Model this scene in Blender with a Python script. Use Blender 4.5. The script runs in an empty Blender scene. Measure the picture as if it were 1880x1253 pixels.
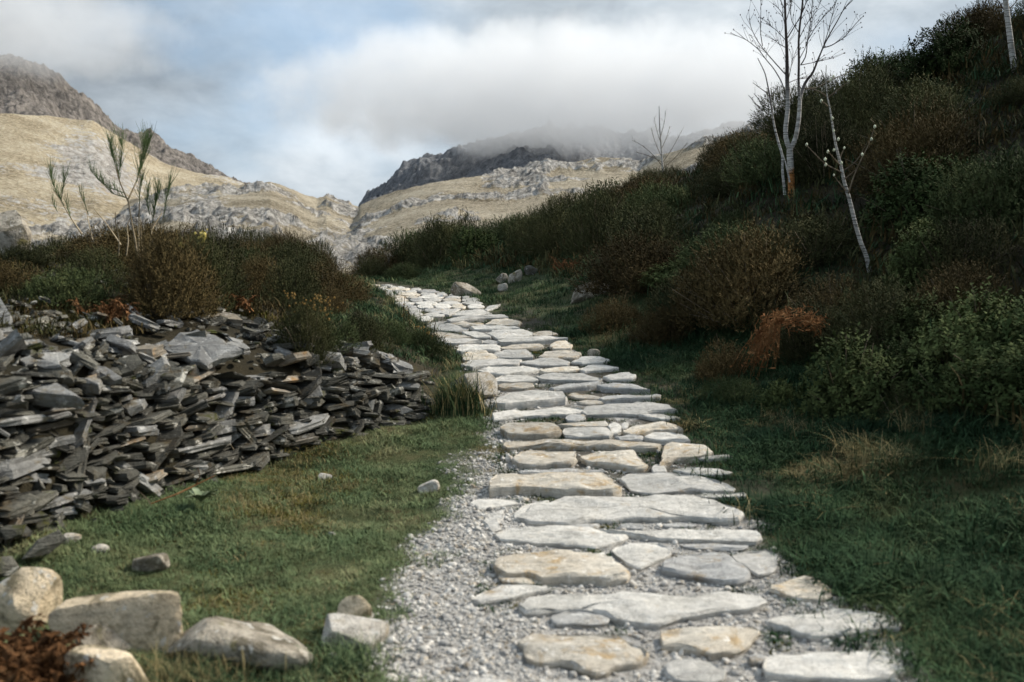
import bpy, bmesh, math, random
import numpy as np
from mathutils import Vector, Matrix, Euler

random.seed(7); rng = np.random.default_rng(7)
sc = bpy.context.scene
COL = sc.collection

# ------------------------------------------------------------------ camera
FOC = 1880 * 35.0 / 36.0
PITCH = math.atan(126.5 / FOC)
EYE = np.array([0.0, 0.0, 1.6])
cam_d = bpy.data.cameras.new("camera"); cam = bpy.data.objects.new("camera", cam_d); COL.objects.link(cam)
cam_d.lens = 35; cam_d.sensor_width = 36; cam_d.clip_start = 0.1; cam_d.clip_end = 9000
cam.location = EYE; cam.rotation_euler = (math.pi / 2 - PITCH, 0, 0)
cam_d.dof.use_dof = True; cam_d.dof.focus_distance = 17.0; cam_d.dof.aperture_fstop = 2.2
sc.camera = cam

# ------------------------------------------------------------------ light
SUN_AZ, SUN_EL = math.radians(70), math.radians(40)
tosun = Vector((math.sin(SUN_AZ) * math.cos(SUN_EL), math.cos(SUN_AZ) * math.cos(SUN_EL), math.sin(SUN_EL)))
sun_d = bpy.data.lights.new("sun", 'SUN'); sun_d.energy = 3.2; sun_d.angle = math.radians(9); sun_d.color = (1.0, 0.93, 0.82)
sun = bpy.data.objects.new("sun", sun_d); COL.objects.link(sun); sun.rotation_euler = tosun.to_track_quat('Z', 'Y').to_euler()

def px_dir(u, v):
    cx, cy = (u - 940.0) / FOC, (626.5 - v) / FOC
    d = np.array([cx, math.cos(PITCH) + cy * math.sin(PITCH), -math.sin(PITCH) + cy * math.cos(PITCH)])
    return d / np.linalg.norm(d)

world = bpy.data.worlds.new("World"); sc.world = world; world.use_nodes = True
world.cycles.sampling_method = 'MANUAL'; world.cycles.sample_map_resolution = 256
def build_world():
    nt = world.node_tree; N = nt.nodes; L = nt.links; N.clear()
    out = N.new('ShaderNodeOutputWorld'); bg = N.new('ShaderNodeBackground'); bg.inputs['Strength'].default_value = 0.1
    sky = N.new('ShaderNodeTexSky'); sky.sky_type = 'NISHITA'; sky.sun_disc = False
    sky.sun_elevation = SUN_EL; sky.sun_rotation = SUN_AZ; sky.air_density = 1.0; sky.dust_density = 0.6; sky.ozone_density = 1.5
    tc = N.new('ShaderNodeTexCoord')
    mp = N.new('ShaderNodeMapping'); mp.inputs['Scale'].default_value = (1, 1, 1.9); mp.inputs['Location'].default_value = (3.1, 0.7, 0.4)
    L.new(tc.outputs['Generated'], mp.inputs['Vector'])
    def noise(scale, detail, rough, dist=0.0):
        n = N.new('ShaderNodeTexNoise'); n.inputs['Scale'].default_value = scale; n.inputs['Detail'].default_value = detail
        n.inputs['Roughness'].default_value = rough; n.inputs['Distortion'].default_value = dist
        L.new(mp.outputs['Vector'], n.inputs['Vector']); return n.outputs['Fac']
    def math_(op, a, b=None):
        m = N.new('ShaderNodeMath'); m.operation = op
        for i, x in enumerate((a, b)):
            if x is None: continue
            if isinstance(x, (int, float)): m.inputs[i].default_value = x
            else: L.new(x, m.inputs[i])
        return m.outputs[0]
    n1 = noise(4.0, 4, 0.55, 0.2); n2 = noise(11.0, 5, 0.6, 0.2)
    warp = N.new('ShaderNodeTexNoise'); warp.inputs['Scale'].default_value = 7.0; warp.inputs['Detail'].default_value = 3
    L.new(tc.outputs['Generated'], warp.inputs['Vector'])
    ws = N.new('ShaderNodeVectorMath'); ws.operation = 'MULTIPLY_ADD'; ws.inputs[1].default_value = (0.16,) * 3; ws.inputs[2].default_value = (-0.08,) * 3
    L.new(warp.outputs['Color'], ws.inputs[0])
    wv = N.new('ShaderNodeVectorMath'); wv.operation = 'ADD'; L.new(tc.outputs['Generated'], wv.inputs[0]); L.new(ws.outputs[0], wv.inputs[1])
    def blob(u, v, r, sx=1.0):
        c = px_dir(u, v)
        s = N.new('ShaderNodeVectorMath'); s.operation = 'SUBTRACT'; s.inputs[1].default_value = tuple(c); L.new(wv.outputs[0], s.inputs[0])
        k = N.new('ShaderNodeVectorMath'); k.operation = 'MULTIPLY'; k.inputs[1].default_value = (1 / sx, 1, 1); L.new(s.outputs[0], k.inputs[0])
        ln = N.new('ShaderNodeVectorMath'); ln.operation = 'LENGTH'; L.new(k.outputs[0], ln.inputs[0])
        mr = N.new('ShaderNodeMapRange'); mr.interpolation_type = 'SMOOTHSTEP'
        mr.inputs['From Min'].default_value = r; mr.inputs['From Max'].default_value = 0.0
        L.new(ln.outputs['Value'], mr.inputs['Value']); return mr.outputs['Result']
    # cloud cover: 0 open blue, 1 closed
    cover = math_('MULTIPLY_ADD', n1, 1.6)
    cover.node.inputs[2].default_value = -0.22
    for (u, v, r, sx, w) in ((690, 115, .14, 1.3, -.5), (215, 40, .07, 1.5, -.3), (1220, 110, .3, 1.7, .45), (560, 300, .12, 1.8, .3), (60, 80, .2, 1.2, .45)):
        b = blob(u, v, r, sx); cover = math_('ADD', cover, math_('MULTIPLY', b, w))
    cm = N.new('ShaderNodeMapRange'); cm.inputs['From Min'].default_value = 0.25; cm.inputs['From Max'].default_value = 0.95
    cm.inputs['To Min'].default_value = 0.3; cm.interpolation_type = 'SMOOTHSTEP'; L.new(cover, cm.inputs['Value'])
    # brightness of the cloud itself
    br = math_('MULTIPLY_ADD', n2, 0.85); br.node.inputs[2].default_value = 0.14
    for (u, v, r, sx, w) in ((600, 275, .06, 2.2, .3), (750, 235, .045, 2.0, .28), (400, 215, .03, 1.2, .45), (30, 90, .22, 1.4, -.42), (400, 230, .12, 1.6, -.1)):
        b = blob(u, v, r, sx); br = math_('ADD', br, math_('MULTIPLY', b, w))
    rp = N.new('ShaderNodeValToRGB'); L.new(br, rp.inputs['Fac'])
    e = rp.color_ramp.elements; e[0].position = 0.0; e[0].color = (1.2, 1.45, 1.7, 1); e[1].position = 1.0; e[1].color = (5.7, 6.0, 6.2, 1)
    m_ = e.new(0.5); m_.color = (3.2, 3.6, 3.95, 1)
    # open sky: the Nishita colour, softened by thin high veil
    veil = N.new('ShaderNodeMix'); veil.data_type = 'RGBA'; veil.inputs['Factor'].default_value = 0.7
    L.new(sky.outputs[0], veil.inputs['A']); veil.inputs['B'].default_value = (2.2, 3.3, 4.6, 1)
    mx = N.new('ShaderNodeMix'); mx.data_type = 'RGBA'
    L.new(cm.outputs['Result'], mx.inputs['Factor']); L.new(veil.outputs['Result'], mx.inputs['A']); L.new(rp.outputs['Color'], mx.inputs['B'])
    L.new(mx.outputs['Result'], bg.inputs['Color']); L.new(bg.outputs[0], out.inputs['Surface'])
build_world()
sc.view_settings.view_transform = 'Standard'; sc.view_settings.look = 'None'; sc.view_settings.gamma = 1.0
sc.view_settings.exposure = 0.84; sc.view_settings.use_curve_mapping = False
sc.cycles.use_denoising = True
sc.cycles.debug_use_spatial_splits = True
sc.cycles.max_bounces = 6; sc.cycles.diffuse_bounces = 2; sc.cycles.glossy_bounces = 1; sc.cycles.transmission_bounces = 2
sc.cycles.volume_bounces = 5; sc.cycles.use_adaptive_sampling = True; sc.cycles.adaptive_threshold = 0.02

# ------------------------------------------------------------------ numeric helpers
def _hash(ix, iy, iz, seed):
    h = (ix * 374761393 + iy * 668265263 + iz * 1103515245 + seed * 974634777) & 0xFFFFFFFF
    h = ((h ^ (h >> 13)) * 1274126177) & 0xFFFFFFFF
    h = h ^ (h >> 16)
    return (h & 0xFFFF) / 65535.0 * 2 - 1
def vnoise(x, y, z=None, seed=0):
    x = np.asarray(x, float); y = np.asarray(y, float)
    ix, iy = np.floor(x), np.floor(y); fx, fy = x - ix, y - iy
    sx, sy = fx * fx * (3 - 2 * fx), fy * fy * (3 - 2 * fy)
    ix, iy = ix.astype(np.int64), iy.astype(np.int64)
    if z is None:
        h = [_hash(ix + a, iy + b, 0, seed) for a in (0, 1) for b in (0, 1)]
        return (h[0] * (1 - sy) + h[1] * sy) * (1 - sx) + (h[2] * (1 - sy) + h[3] * sy) * sx
    z = np.asarray(z, float); iz = np.floor(z); fz = z - iz; sz = fz * fz * (3 - 2 * fz); iz = iz.astype(np.int64)
    r = 0
    for c in (0, 1):
        h = [_hash(ix + a, iy + b, iz + c, seed) for a in (0, 1) for b in (0, 1)]
        r = r + ((h[0] * (1 - sy) + h[1] * sy) * (1 - sx) + (h[2] * (1 - sy) + h[3] * sy) * sx) * (sz if c else 1 - sz)
    return r
def fbm(x, y, z=None, oct=4, seed=0, gain=0.5, ridged=False):
    r = 0; a = 1.0; t = 0.0
    for o in range(oct):
        n = vnoise(np.asarray(x) * 2 ** o + 17.3 * o, np.asarray(y) * 2 ** o - 9.1 * o, None if z is None else np.asarray(z) * 2 ** o, seed + o)
        if ridged: n = 1 - 2 * np.abs(n)
        r = r + a * n; t += a; a *= gain
    return r / t
def smooth01(t): t = np.clip(t, 0, 1); return t * t * (3 - 2 * t)
def spline(xs, ys):
    """smooth 1-D table through the points"""
    g = np.linspace(xs[0], xs[-1], 800); v = np.interp(g, xs, ys); k = 31
    vp = np.concatenate([np.full(k, v[0]) + (np.arange(-k, 0)) * (v[1] - v[0]), v, np.full(k, v[-1]) + np.arange(1, k + 1) * (v[-1] - v[-2])])
    w = np.hanning(2 * k + 1); w /= w.sum(); v = np.convolve(vp, w, 'valid')
    return lambda q: np.interp(q, g, v)

# ------------------------------------------------------------------ the lie of the land
path_z = spline([-8, 0, 3, 5, 6.5, 8, 9.7, 12.4, 15, 17, 22, 26, 30, 60], [-.35, -.14, -.05, 0, .06, .2, .40, .72, .94, 1.05, 1.29, 1.40, 1.40, 1.3])
path_x = spline([-8, 4, 9, 11, 13, 15, 18, 22, 26, 32, 60], [.7, .78, .76, .42, -.18, -.72, -1.6, -3.0, -4.9, -8.2, -24])
path_hw = spline([-8, 4, 6, 10, 16, 24, 60], [1.05, 1.0, .92, .85, .9, .9, .9])
right_h = spline([-1, 0, .5, 1.0, 1.8, 3, 5, 8, 12, 17, 25, 40], [0, 0, .04, .16, .5, 1.1, 2.15, 3.9, 6.8, 9.4, 11.2, 12.3])
def ray(u, v):
    d = px_dir(u, v); return d / d[1]
def hit_fn(u, v, fn, off=0.0, t0=1.2, t1=60.0):
    d = ray(u, v); lo, hi, n = t0, t1, 90
    for _ in range(3):
        t = np.linspace(lo, hi, n) if _ else np.geomspace(lo, hi, n)
        P = EYE[None] + t[:, None] * d[None]
        under = P[:, 2] < fn(P[:, 0], P[:, 1]) + off
        i = int(np.argmax(under)) if under.any() else n - 1
        lo, hi, n = t[max(i - 1, 0)], t[i], 14
        if hi <= lo: break
    return P[i]
FOOT_PX = [(0, 1052), (130, 1003), (270, 943), (420, 882), (620, 817), (790, 752), (826, 695), (797, 626), (745, 570), (690, 531), (655, 521)]
FOOT = np.array([hit_fn(u, v, lambda x, y: path_z(y))[:2] for u, v in FOOT_PX])
d0 = FOOT[0] - FOOT[1]; d0 /= np.linalg.norm(d0)
FOOT = np.vstack([FOOT[0] + d0 * 9, FOOT[0] + d0 * 2.5, FOOT, FOOT[-1] + np.array([-6, 4]), FOOT[-1] + np.array([-30, 18])])
WALL_H = np.array([.9, .95, .92, .88, .8, .7, .5, .30, .14, .16, .18, .16, .14, .1, .1])
BANK_H = np.array([.55, .55, .55, .60, .70, .82, .90, .85, .75, .62, .55, .45, .4, .3, .3])
WALL_W = np.array([.34, .34, .34, .34, .34, .34, .34, .35, .4, .4, .4, .4, .4, .4, .4])
def foot_coords(x, y):
    """distance left of the bank's foot line and fractional index along it"""
    x = np.asarray(x, float); y = np.asarray(y, float); shp = x.shape; x = x.ravel(); y = y.ravel()
    best = np.full(x.shape, 1e9); sgn = np.zeros_like(x); par = np.zeros_like(x)
    for i in range(len(FOOT) - 1):
        a, b = FOOT[i], FOOT[i + 1]; ab = b - a; l2 = ab @ ab
        t = np.clip(((x - a[0]) * ab[0] + (y - a[1]) * ab[1]) / l2, 0, 1)
        dx, dy = x - a[0] - t * ab[0], y - a[1] - t * ab[1]; d = np.hypot(dx, dy)
        cr = ab[0] * (y - a[1]) - ab[1] * (x - a[0])
        m = d < best - 1e-6; best[m] = d[m]; sgn[m] = np.sign(cr[m]); par[m] = i + t[m]
    return (best * sgn).reshape(shp), par.reshape(shp)
_idx = np.arange(len(FOOT))
def ground_z(x, y, detail=True):
    x = np.asarray(x, float); y = np.asarray(y, float)
    z = path_z(y) + 0.0 * x
    s, p = foot_coords(x, y)
    h1 = np.interp(p, _idx, WALL_H); h2 = np.interp(p, _idx, BANK_H); w = np.interp(p, _idx, WALL_W)
    q = np.clip(s, 0, None)
    bank = h1 * smooth01(q / w) + h2 * (1 - np.exp(-np.clip(q - w * .6, 0, None) / 2.1)) * 1.05
    bank -= np.clip(q - 3.4, 0, None) * 0.12
    z = z + np.where(s > 0, bank, 0)
    r = x - (path_x(y) + path_hw(y))
    z = z + right_h(np.clip(r, -1, 40)) * np.interp(y, [-8, 8, 14, 17, 20, 28, 40], [1.0, 1.0, .99, .95, .82, .48, .36])
    z = z - np.clip(y - 29, 0, None) ** 1.3 * 0.16
    # lawn left of the path lies a touch higher near the wall
    lawn = np.clip(path_x(y) - path_hw(y) - 0.55 - x, 0, 3) * 0.05
    z = z + np.where(s <= 0, lawn, np.minimum(lawn, 0.08))
    if detail:
        off = smooth01((np.abs(x - path_x(y)) - path_hw(y)) / 0.8)
        z = z + fbm(x * 1.1, y * 1.1, seed=3) * (0.02 + 0.07 * off) + fbm(x * 5, y * 5, seed=5, oct=2) * (0.006 + .012 * off)
        hill = smooth01((r - 2.5) / 3)
        z = z + fbm(x * .45, y * .45, seed=11, oct=3) * .35 * hill
    return z
def bed_z(x, y): return path_z(y) + right_h(np.clip(x - path_x(y) - path_hw(y), -1, 40))
def hit(u, v, off=0.0): return hit_fn(u, v, ground_z, off)
def to_px(P):
    P = np.atleast_2d(P) - EYE
    f = P[:, 1] * math.cos(PITCH) - P[:, 2] * math.sin(PITCH); up = P[:, 1] * math.sin(PITCH) + P[:, 2] * math.cos(PITCH)
    return 940 + FOC * P[:, 0] / f, 626.5 - FOC * up / f

# ------------------------------------------------------------------ mesh + object helpers
def mesh(name, V, tris=None, quads=None, smooth=False, mat=None, sharp=None):
    V = np.asarray(V, np.float32); me = bpy.data.meshes.new(name)
    me.vertices.add(len(V)); me.vertices.foreach_set('co', V.ravel())
    T = np.zeros((0, 3), np.int32) if tris is None else np.asarray(tris, np.int32).reshape(-1, 3)
    Q = np.zeros((0, 4), np.int32) if quads is None else np.asarray(quads, np.int32).reshape(-1, 4)
    li = np.concatenate([T.ravel(), Q.ravel()]); me.loops.add(len(li)); me.loops.foreach_set('vertex_index', li)
    n = len(T) + len(Q); me.polygons.add(n)
    ls = np.concatenate([np.arange(len(T)) * 3, len(T) * 3 + np.arange(len(Q)) * 4]).astype(np.int32)
    me.polygons.foreach_set('loop_start', ls)
    me.polygons.foreach_set('use_smooth', np.full(n, smooth))
    me.update(calc_edges=True); me.validate()
    if mat is not None: me.materials.append(mat)
    if sharp: me.set_sharp_from_angle(angle=math.radians(sharp))
    return me
def obj(name, me, parent=None, loc=None):
    o = bpy.data.objects.new(name, me); COL.objects.link(o)
    if parent is not None: o.parent = parent
    if loc is not None: o.location = loc
    return o
def tag(o, label=None, cat=None, group=None, kind=None):
    if label: o['label'] = label
    if cat: o['category'] = cat
    if group: o['group'] = group
    if kind: o['kind'] = kind
    return o
def thing(name, label, cat, loc=(0, 0, 0), group=None, rz=0.0):
    o = bpy.data.objects.new(name, None); COL.objects.link(o); o.location = loc; o.rotation_euler = (0, 0, rz); o.empty_display_size = .1
    return tag(o, label, cat, group)
def fattr(me, name, vals):
    a = me.attributes.new(name, 'FLOAT', 'POINT'); a.data.foreach_set('value', np.asarray(vals, np.float32))
def grid_quads(nr, nc):
    i = np.arange(nr - 1)[:, None] * nc + np.arange(nc - 1)[None]
    return np.stack([i, i + 1, i + 1 + nc, i + nc], -1).reshape(-1, 4)
def tube(pts, rads, sides=6):
    pts = np.asarray(pts, float); n = len(pts); rads = np.asarray(rads, float)
    tan = np.gradient(pts, axis=0); tan /= np.linalg.norm(tan, axis=1)[:, None] + 1e-9
    ref = np.array([0.31, 0.9, 0.2]); V = []
    for i in range(n):
        a = np.cross(tan[i], ref); a /= np.linalg.norm(a) + 1e-9; b = np.cross(tan[i], a)
        an = np.arange(sides) / sides * 2 * math.pi
        V.append(pts[i] + rads[i] * (np.cos(an)[:, None] * a + np.sin(an)[:, None] * b))
    V = np.concatenate(V); Q = []
    for i in range(n - 1):
        for k in range(sides):
            Q.append((i * sides + k, i * sides + (k + 1) % sides, (i + 1) * sides + (k + 1) % sides, (i + 1) * sides + k))
    return V, np.array(Q)
class Parts:
    def __init__(s): s.V = []; s.T = []; s.Q = []; s.n = 0
    def add(s, V, T=None, Q=None):
        V = np.asarray(V, float).reshape(-1, 3)
        if T is not None and len(T): s.T.append(np.asarray(T).reshape(-1, 3) + s.n)
        if Q is not None and len(Q): s.Q.append(np.asarray(Q).reshape(-1, 4) + s.n)
        s.V.append(V); s.n += len(V)
    def tube(s, pts, rads, sides=6): V, Q = tube(pts, rads, sides); s.add(V, Q=Q)
    def build(s, name, mat, smooth=False, origin=None):
        V = np.concatenate(s.V)
        if origin is not None: V = V - np.asarray(origin)
        return mesh(name, V, np.concatenate(s.T) if s.T else None, np.concatenate(s.Q) if s.Q else None, smooth, mat)
def smooth_line(pts, n):
    pts = np.asarray(pts, float); d = np.r_[0, np.cumsum(np.linalg.norm(np.diff(pts, axis=0), axis=1))]
    t = np.linspace(0, d[-1], n); P = np.stack([np.interp(t, d, pts[:, k]) for k in range(pts.shape[1])], 1)
    Q = P.copy(); Q[1:-1] = .25 * P[:-2] + .5 * P[1:-1] + .25 * P[2:]; return Q

# ------------------------------------------------------------------ materials
def nodes(name):
    m = bpy.data.materials.new(name); m.use_nodes = True; nt = m.node_tree
    b = nt.nodes['Principled BSDF']; b.inputs['Roughness'].default_value = 0.9; b.inputs['Specular IOR Level'].default_value = 0.2
    return m, nt, b
def n_noise(nt, vec, scale, detail=4, rough=0.55, dist=0.0):
    n = nt.nodes.new('ShaderNodeTexNoise'); n.inputs['Scale'].default_value = scale; n.inputs['Detail'].default_value = detail
    n.inputs['Roughness'].default_value = rough; n.inputs['Distortion'].default_value = dist; nt.links.new(vec, n.inputs['Vector']); return n.outputs['Fac']
def n_ramp(nt, fac, stops):
    r = nt.nodes.new('ShaderNodeValToRGB'); e = r.color_ramp.elements
    while len(e) < len(stops): e.new(0.5)
    for k, (p, c) in enumerate(stops): e[k].position = p; e[k].color = (*c, 1) if len(c) == 3 else c
    nt.links.new(fac, r.inputs['Fac']); return r.outputs['Color']
def n_mask(nt, fac, lo, hi):
    m = nt.nodes.new('ShaderNodeMapRange'); m.interpolation_type = 'SMOOTHSTEP'; m.inputs['From Min'].default_value = lo; m.inputs['From Max'].default_value = hi
    nt.links.new(fac, m.inputs['Value']); return m.outputs['Result']
def n_mix(nt, fac, a, b, mode='MIX'):
    m = nt.nodes.new('ShaderNodeMix'); m.data_type = 'RGBA'; m.blend_type = mode
    for s, x in (('Factor', fac), ('A', a), ('B', b)):
        i = m.inputs[s] if s != 'Factor' else m.inputs[0]
        if s == 'A': i = m.inputs[6]
        if s == 'B': i = m.inputs[7]
        if isinstance(x, (int, float)): i.default_value = x
        elif isinstance(x, tuple): i.default_value = (*x, 1) if len(x) == 3 else x
        else: nt.links.new(x, i)
    return m.outputs[2]
def n_math(nt, op, a, b):
    m = nt.nodes.new('ShaderNodeMath'); m.operation = op
    for i, x in enumerate((a, b)):
        if isinstance(x, (int, float)): m.inputs[i].default_value = x
        else: nt.links.new(x, m.inputs[i])
    return m.outputs[0]
def n_pos(nt): return nt.nodes.new('ShaderNodeNewGeometry').outputs['Position']
def n_rand(nt): return nt.nodes.new('ShaderNodeObjectInfo').outputs['Random']
def n_attr(nt, name): a = nt.nodes.new('ShaderNodeAttribute'); a.attribute_name = name; return a.outputs['Fac']
def n_bump(nt, bsdf, height, strength, dist):
    b = nt.nodes.new('ShaderNodeBump'); b.inputs['Strength'].default_value = strength; b.inputs['Distance'].default_value = dist
    nt.links.new(height, b.inputs['Height']); nt.links.new(b.outputs[0], bsdf.inputs['Normal'])
def stretch(nt, vec, s):
    m = nt.nodes.new('ShaderNodeMapping'); m.inputs['Scale'].default_value = s; nt.links.new(vec, m.inputs['Vector']); return m.outputs[0]

def mat_rock(name, base, alt, stain, lichen, stain_lo=.52, stain_hi=.68, lich_lo=.6, lich_hi=.66, scale=1.0, bump=.6, layer=False, var=.35, moss=None, cracks=True, lich_scale=22, strata=False, grain=.6):
    m, nt, b = nodes(name); p = n_pos(nt); r = n_rand(nt)
    n1 = n_noise(nt, p, 3.0 * scale, 5, .65); n2 = n_noise(nt, p, 18 * scale, 6, .7); n3 = n_noise(nt, p, 75 * scale, 3, .65)
    c = n_mix(nt, n_mask(nt, n1, .35, .65), base, alt)
    c = n_mix(nt, n_mask(nt, n_noise(nt, p, 6.5 * scale, 5, .7, .5), stain_lo, stain_hi), c, stain)
    c = n_mix(nt, n_math(nt, 'MULTIPLY', n_mask(nt, n_noise(nt, p, lich_scale * scale, 4, .6), lich_lo, lich_hi), .85), c, lichen)
    if moss: c = n_mix(nt, n_mask(nt, n_noise(nt, p, 4.1 * scale, 6, .65), .58, .68), c, moss)
    h = n_math(nt, 'ADD', n_math(nt, 'MULTIPLY', n2, .6), n_math(nt, 'MULTIPLY', n3, .4))
    if strata:
        st = n_noise(nt, stretch(nt, p, (2.2, 15, 26)), 1.0, 6, .7, .8)
        c = n_mix(nt, n_math(nt, 'MULTIPLY', n_mask(nt, st, .57, .66), .55), c, tuple(q * .42 for q in base))
        h = n_math(nt, 'ADD', h, n_math(nt, 'MULTIPLY', st, -.9))
    elif cracks:
        st = n_noise(nt, stretch(nt, p, (2.0 * scale, 2.0 * scale, 14 * scale)), 3, 6, .6, .6)
        c = n_mix(nt, n_math(nt, 'MULTIPLY', n_mask(nt, st, .56, .62), .35), c, tuple(q * .35 for q in base))
    # grain and piece-to-piece tone
    c = n_mix(nt, grain, c, n_ramp(nt, n2, [(.3, (.4, .39, .37)), (.5, (.98, .98, .98)), (.72, (1.35, 1.35, 1.35))]), 'MULTIPLY')
    c = n_mix(nt, 1.0, c, n_ramp(nt, r, [(0, (1 - var, 1 - var, 1 - var)), (1, (1 + var * .6, 1 + var * .55, 1 + var * .45))]), 'MULTIPLY')
    nt.links.new(c, b.inputs['Base Color'])
    if layer: h = n_math(nt, 'ADD', h, n_math(nt, 'MULTIPLY', n_noise(nt, stretch(nt, p, (3, 3, 60)), 2, 3), .5))
    n_bump(nt, b, h, bump, .03); b.inputs['Roughness'].default_value = .88
    return m
M = {}
M['path_pale'] = mat_rock('path_stone_pale', (.585, .565, .525), (.465, .45, .415), (.40, .31, .20), (.60, .59, .56), stain_lo=.58, stain_hi=.78, bump=.75, var=.26, strata=True)
M['path_ochre'] = mat_rock('path_stone_ochre', (.56, .52, .45), (.47, .42, .345), (.42, .31, .18), (.70, .67, .62), stain_lo=.50, stain_hi=.68, bump=.75, var=.26, strata=True)
M['path_grey'] = mat_rock('path_stone_grey', (.46, .455, .44), (.36, .355, .34), (.36, .30, .22), (.60, .59, .56), bump=.8, var=.18, strata=True)
M['slate'] = mat_rock('slate', (.060, .060, .053), (.138, .134, .115), (.085, .068, .042), (.44, .43, .39), lich_lo=.585, lich_hi=.64, lich_scale=11, bump=.9, layer=True, var=.6, moss=(.07, .075, .02), cracks=False)
M['slate_pale'] = mat_rock('slate_pale', (.29, .288, .275), (.19, .188, .18), (.19, .16, .11), (.5, .49, .46), bump=.7, layer=True, var=.2, cracks=False)
M['slate_brown'] = mat_rock('slate_brown', (.25, .215, .165), (.19, .17, .14), (.28, .18, .09), (.42, .4, .36), bump=.6, layer=True, var=.15, cracks=False)
M['boulder'] = mat_rock('boulder', (.70, .58, .415), (.58, .47, .32), (.24, .20, .125), (.66, .63, .57), stain_lo=.48, stain_hi=.62, bump=1.0, var=.1, lich_scale=13, grain=.7)
M['boulder_grey'] = mat_rock('boulder_grey', (.42, .38, .315), (.30, .265, .21), (.15, .13, .095), (.58, .56, .51), stain_lo=.46, stain_hi=.6, bump=1.0, var=.12, moss=(.17, .15, .06), lich_scale=13, grain=.7)
M['boulder_white'] = mat_rock('boulder_white', (.52, .49, .44), (.44, .40, .34), (.34, .27, .17), (.6, .58, .54), bump=.9, var=.1, grain=.7)

def mat_leaf(name, a, b_, c_=None, rough=.85, pos_scale=1.3, spec=.07, trans=0.0, rnd=.35):
    m, nt, b = nodes(name); p = n_pos(nt); r = n_rand(nt)
    n = n_noise(nt, p, pos_scale, 4, .6); f = n_noise(nt, p, 38, 2, .5)
    k = n_math(nt, 'ADD', n_math(nt, 'MULTIPLY', n, .7), n_math(nt, 'MULTIPLY', f, .3))
    stops = [(.38, a), (.54, b_)] + ([(.68, c_)] if c_ else [])
    c = n_ramp(nt, k, stops)
    c = n_mix(nt, 1.0, c, n_ramp(nt, r, [(0, (1 - rnd,) * 3), (1, (1 + rnd,) * 3)]), 'MULTIPLY')
    nt.links.new(c, b.inputs['Base Color']); b.inputs['Roughness'].default_value = rough; b.inputs['Specular IOR Level'].default_value = spec
    return m
M['heather_dark'] = mat_leaf('heather_dark', (.025, .028, .012), (.050, .053, .022), (.108, .098, .042))
M['heather_brown'] = mat_leaf('heather_brown', (.038, .029, .013), (.076, .056, .023), (.145, .10, .043))
M['heather_green'] = mat_leaf('heather_green', (.028, .040, .016), (.058, .074, .029), (.12, .124, .052))
M['leafy'] = mat_leaf('leafy_bush', (.038, .054, .018), (.080, .100, .036), (.16, .17, .07), rough=.85, spec=.06)
M['leafy_dark'] = mat_leaf('leafy_dark', (.018, .028, .010), (.034, .050, .017), (.07, .085, .03), rough=.85, spec=.05)
M['twig'] = mat_leaf('twig', (.10, .075, .05), (.17, .135, .095), (.24, .2, .15), pos_scale=5)
M['broom'] = mat_leaf('broom_green', (.035, .06, .025), (.06, .09, .035), (.10, .13, .05), pos_scale=4)
M['broom_stem'] = mat_leaf('broom_stem', (.24, .18, .11), (.36, .29, .19), (.45, .37, .26), pos_scale=6)
M['gorse_flower'] = mat_leaf('gorse_flower', (.55, .41, .10), (.66, .52, .16), (.72, .62, .28), pos_scale=9)
M['orange_tip'] = mat_leaf('orange_tip', (.24, .14, .05), (.34, .21, .07), (.42, .29, .12), pos_scale=9)
M['bracken'] = mat_leaf('dead_bracken', (.085, .040, .017), (.18, .088, .038), (.30, .18, .09), pos_scale=7)
M['rust_stem'] = mat_leaf('rust_stem', (.10, .044, .018), (.20, .095, .038), (.33, .19, .09), pos_scale=9)
M['bud'] = mat_leaf('bud', (.45, .47, .33), (.6, .62, .46), (.7, .7, .55), pos_scale=20)
M['lawn'] = mat_leaf('lawn_grass', (.085, .128, .060), (.142, .175, .083), (.27, .245, .13), pos_scale=1.6, rnd=.4)
M['verge'] = mat_leaf('verge_grass', (.018, .041, .020), (.034, .065, .028), (.08, .09, .038), pos_scale=1.2, rnd=.4)
M['straw'] = mat_leaf('straw_grass', (.16, .13, .06), (.26, .21, .10), (.36, .29, .16), pos_scale=2, rnd=.3)
M['foxglove'] = mat_leaf('foxglove', (.10, .13, .075), (.17, .20, .12), (.24, .27, .18), pos_scale=9)
M['moss'] = mat_leaf('moss', (.05, .052, .012), (.10, .09, .018), (.16, .12, .03), pos_scale=6)
def mat_ground():
    m, nt, b = nodes('ground'); p = n_pos(nt)
    n1 = n_noise(nt, p, 2.2, 6, .6); n2 = n_noise(nt, p, 24, 6, .65); n3 = n_noise(nt, p, 110, 3, .6)
    turf = n_ramp(nt, n1, [(.35, (.032, .048, .018)), (.52, (.065, .075, .028)), (.68, (.115, .09, .042))])
    heath = n_ramp(nt, n1, [(.35, (.020, .018, .010)), (.6, (.042, .034, .018)), (.72, (.065, .055, .02))])
    grav = n_ramp(nt, n2, [(.3, (.24, .225, .20)), (.5, (.40, .38, .35)), (.68, (.54, .525, .50))])
    c = n_mix(nt, n_attr(nt, 'heath'), turf, heath); c = n_mix(nt, n_attr(nt, 'gravel'), c, grav)
    c = n_mix(nt, n_attr(nt, 'damp'), c, (.060, .052, .036))
    nt.links.new(c, b.inputs['Base Color']); n_bump(nt, b, n_math(nt, 'ADD', n2, n3), .8, .03); return m
M['ground'] = mat_ground()
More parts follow.
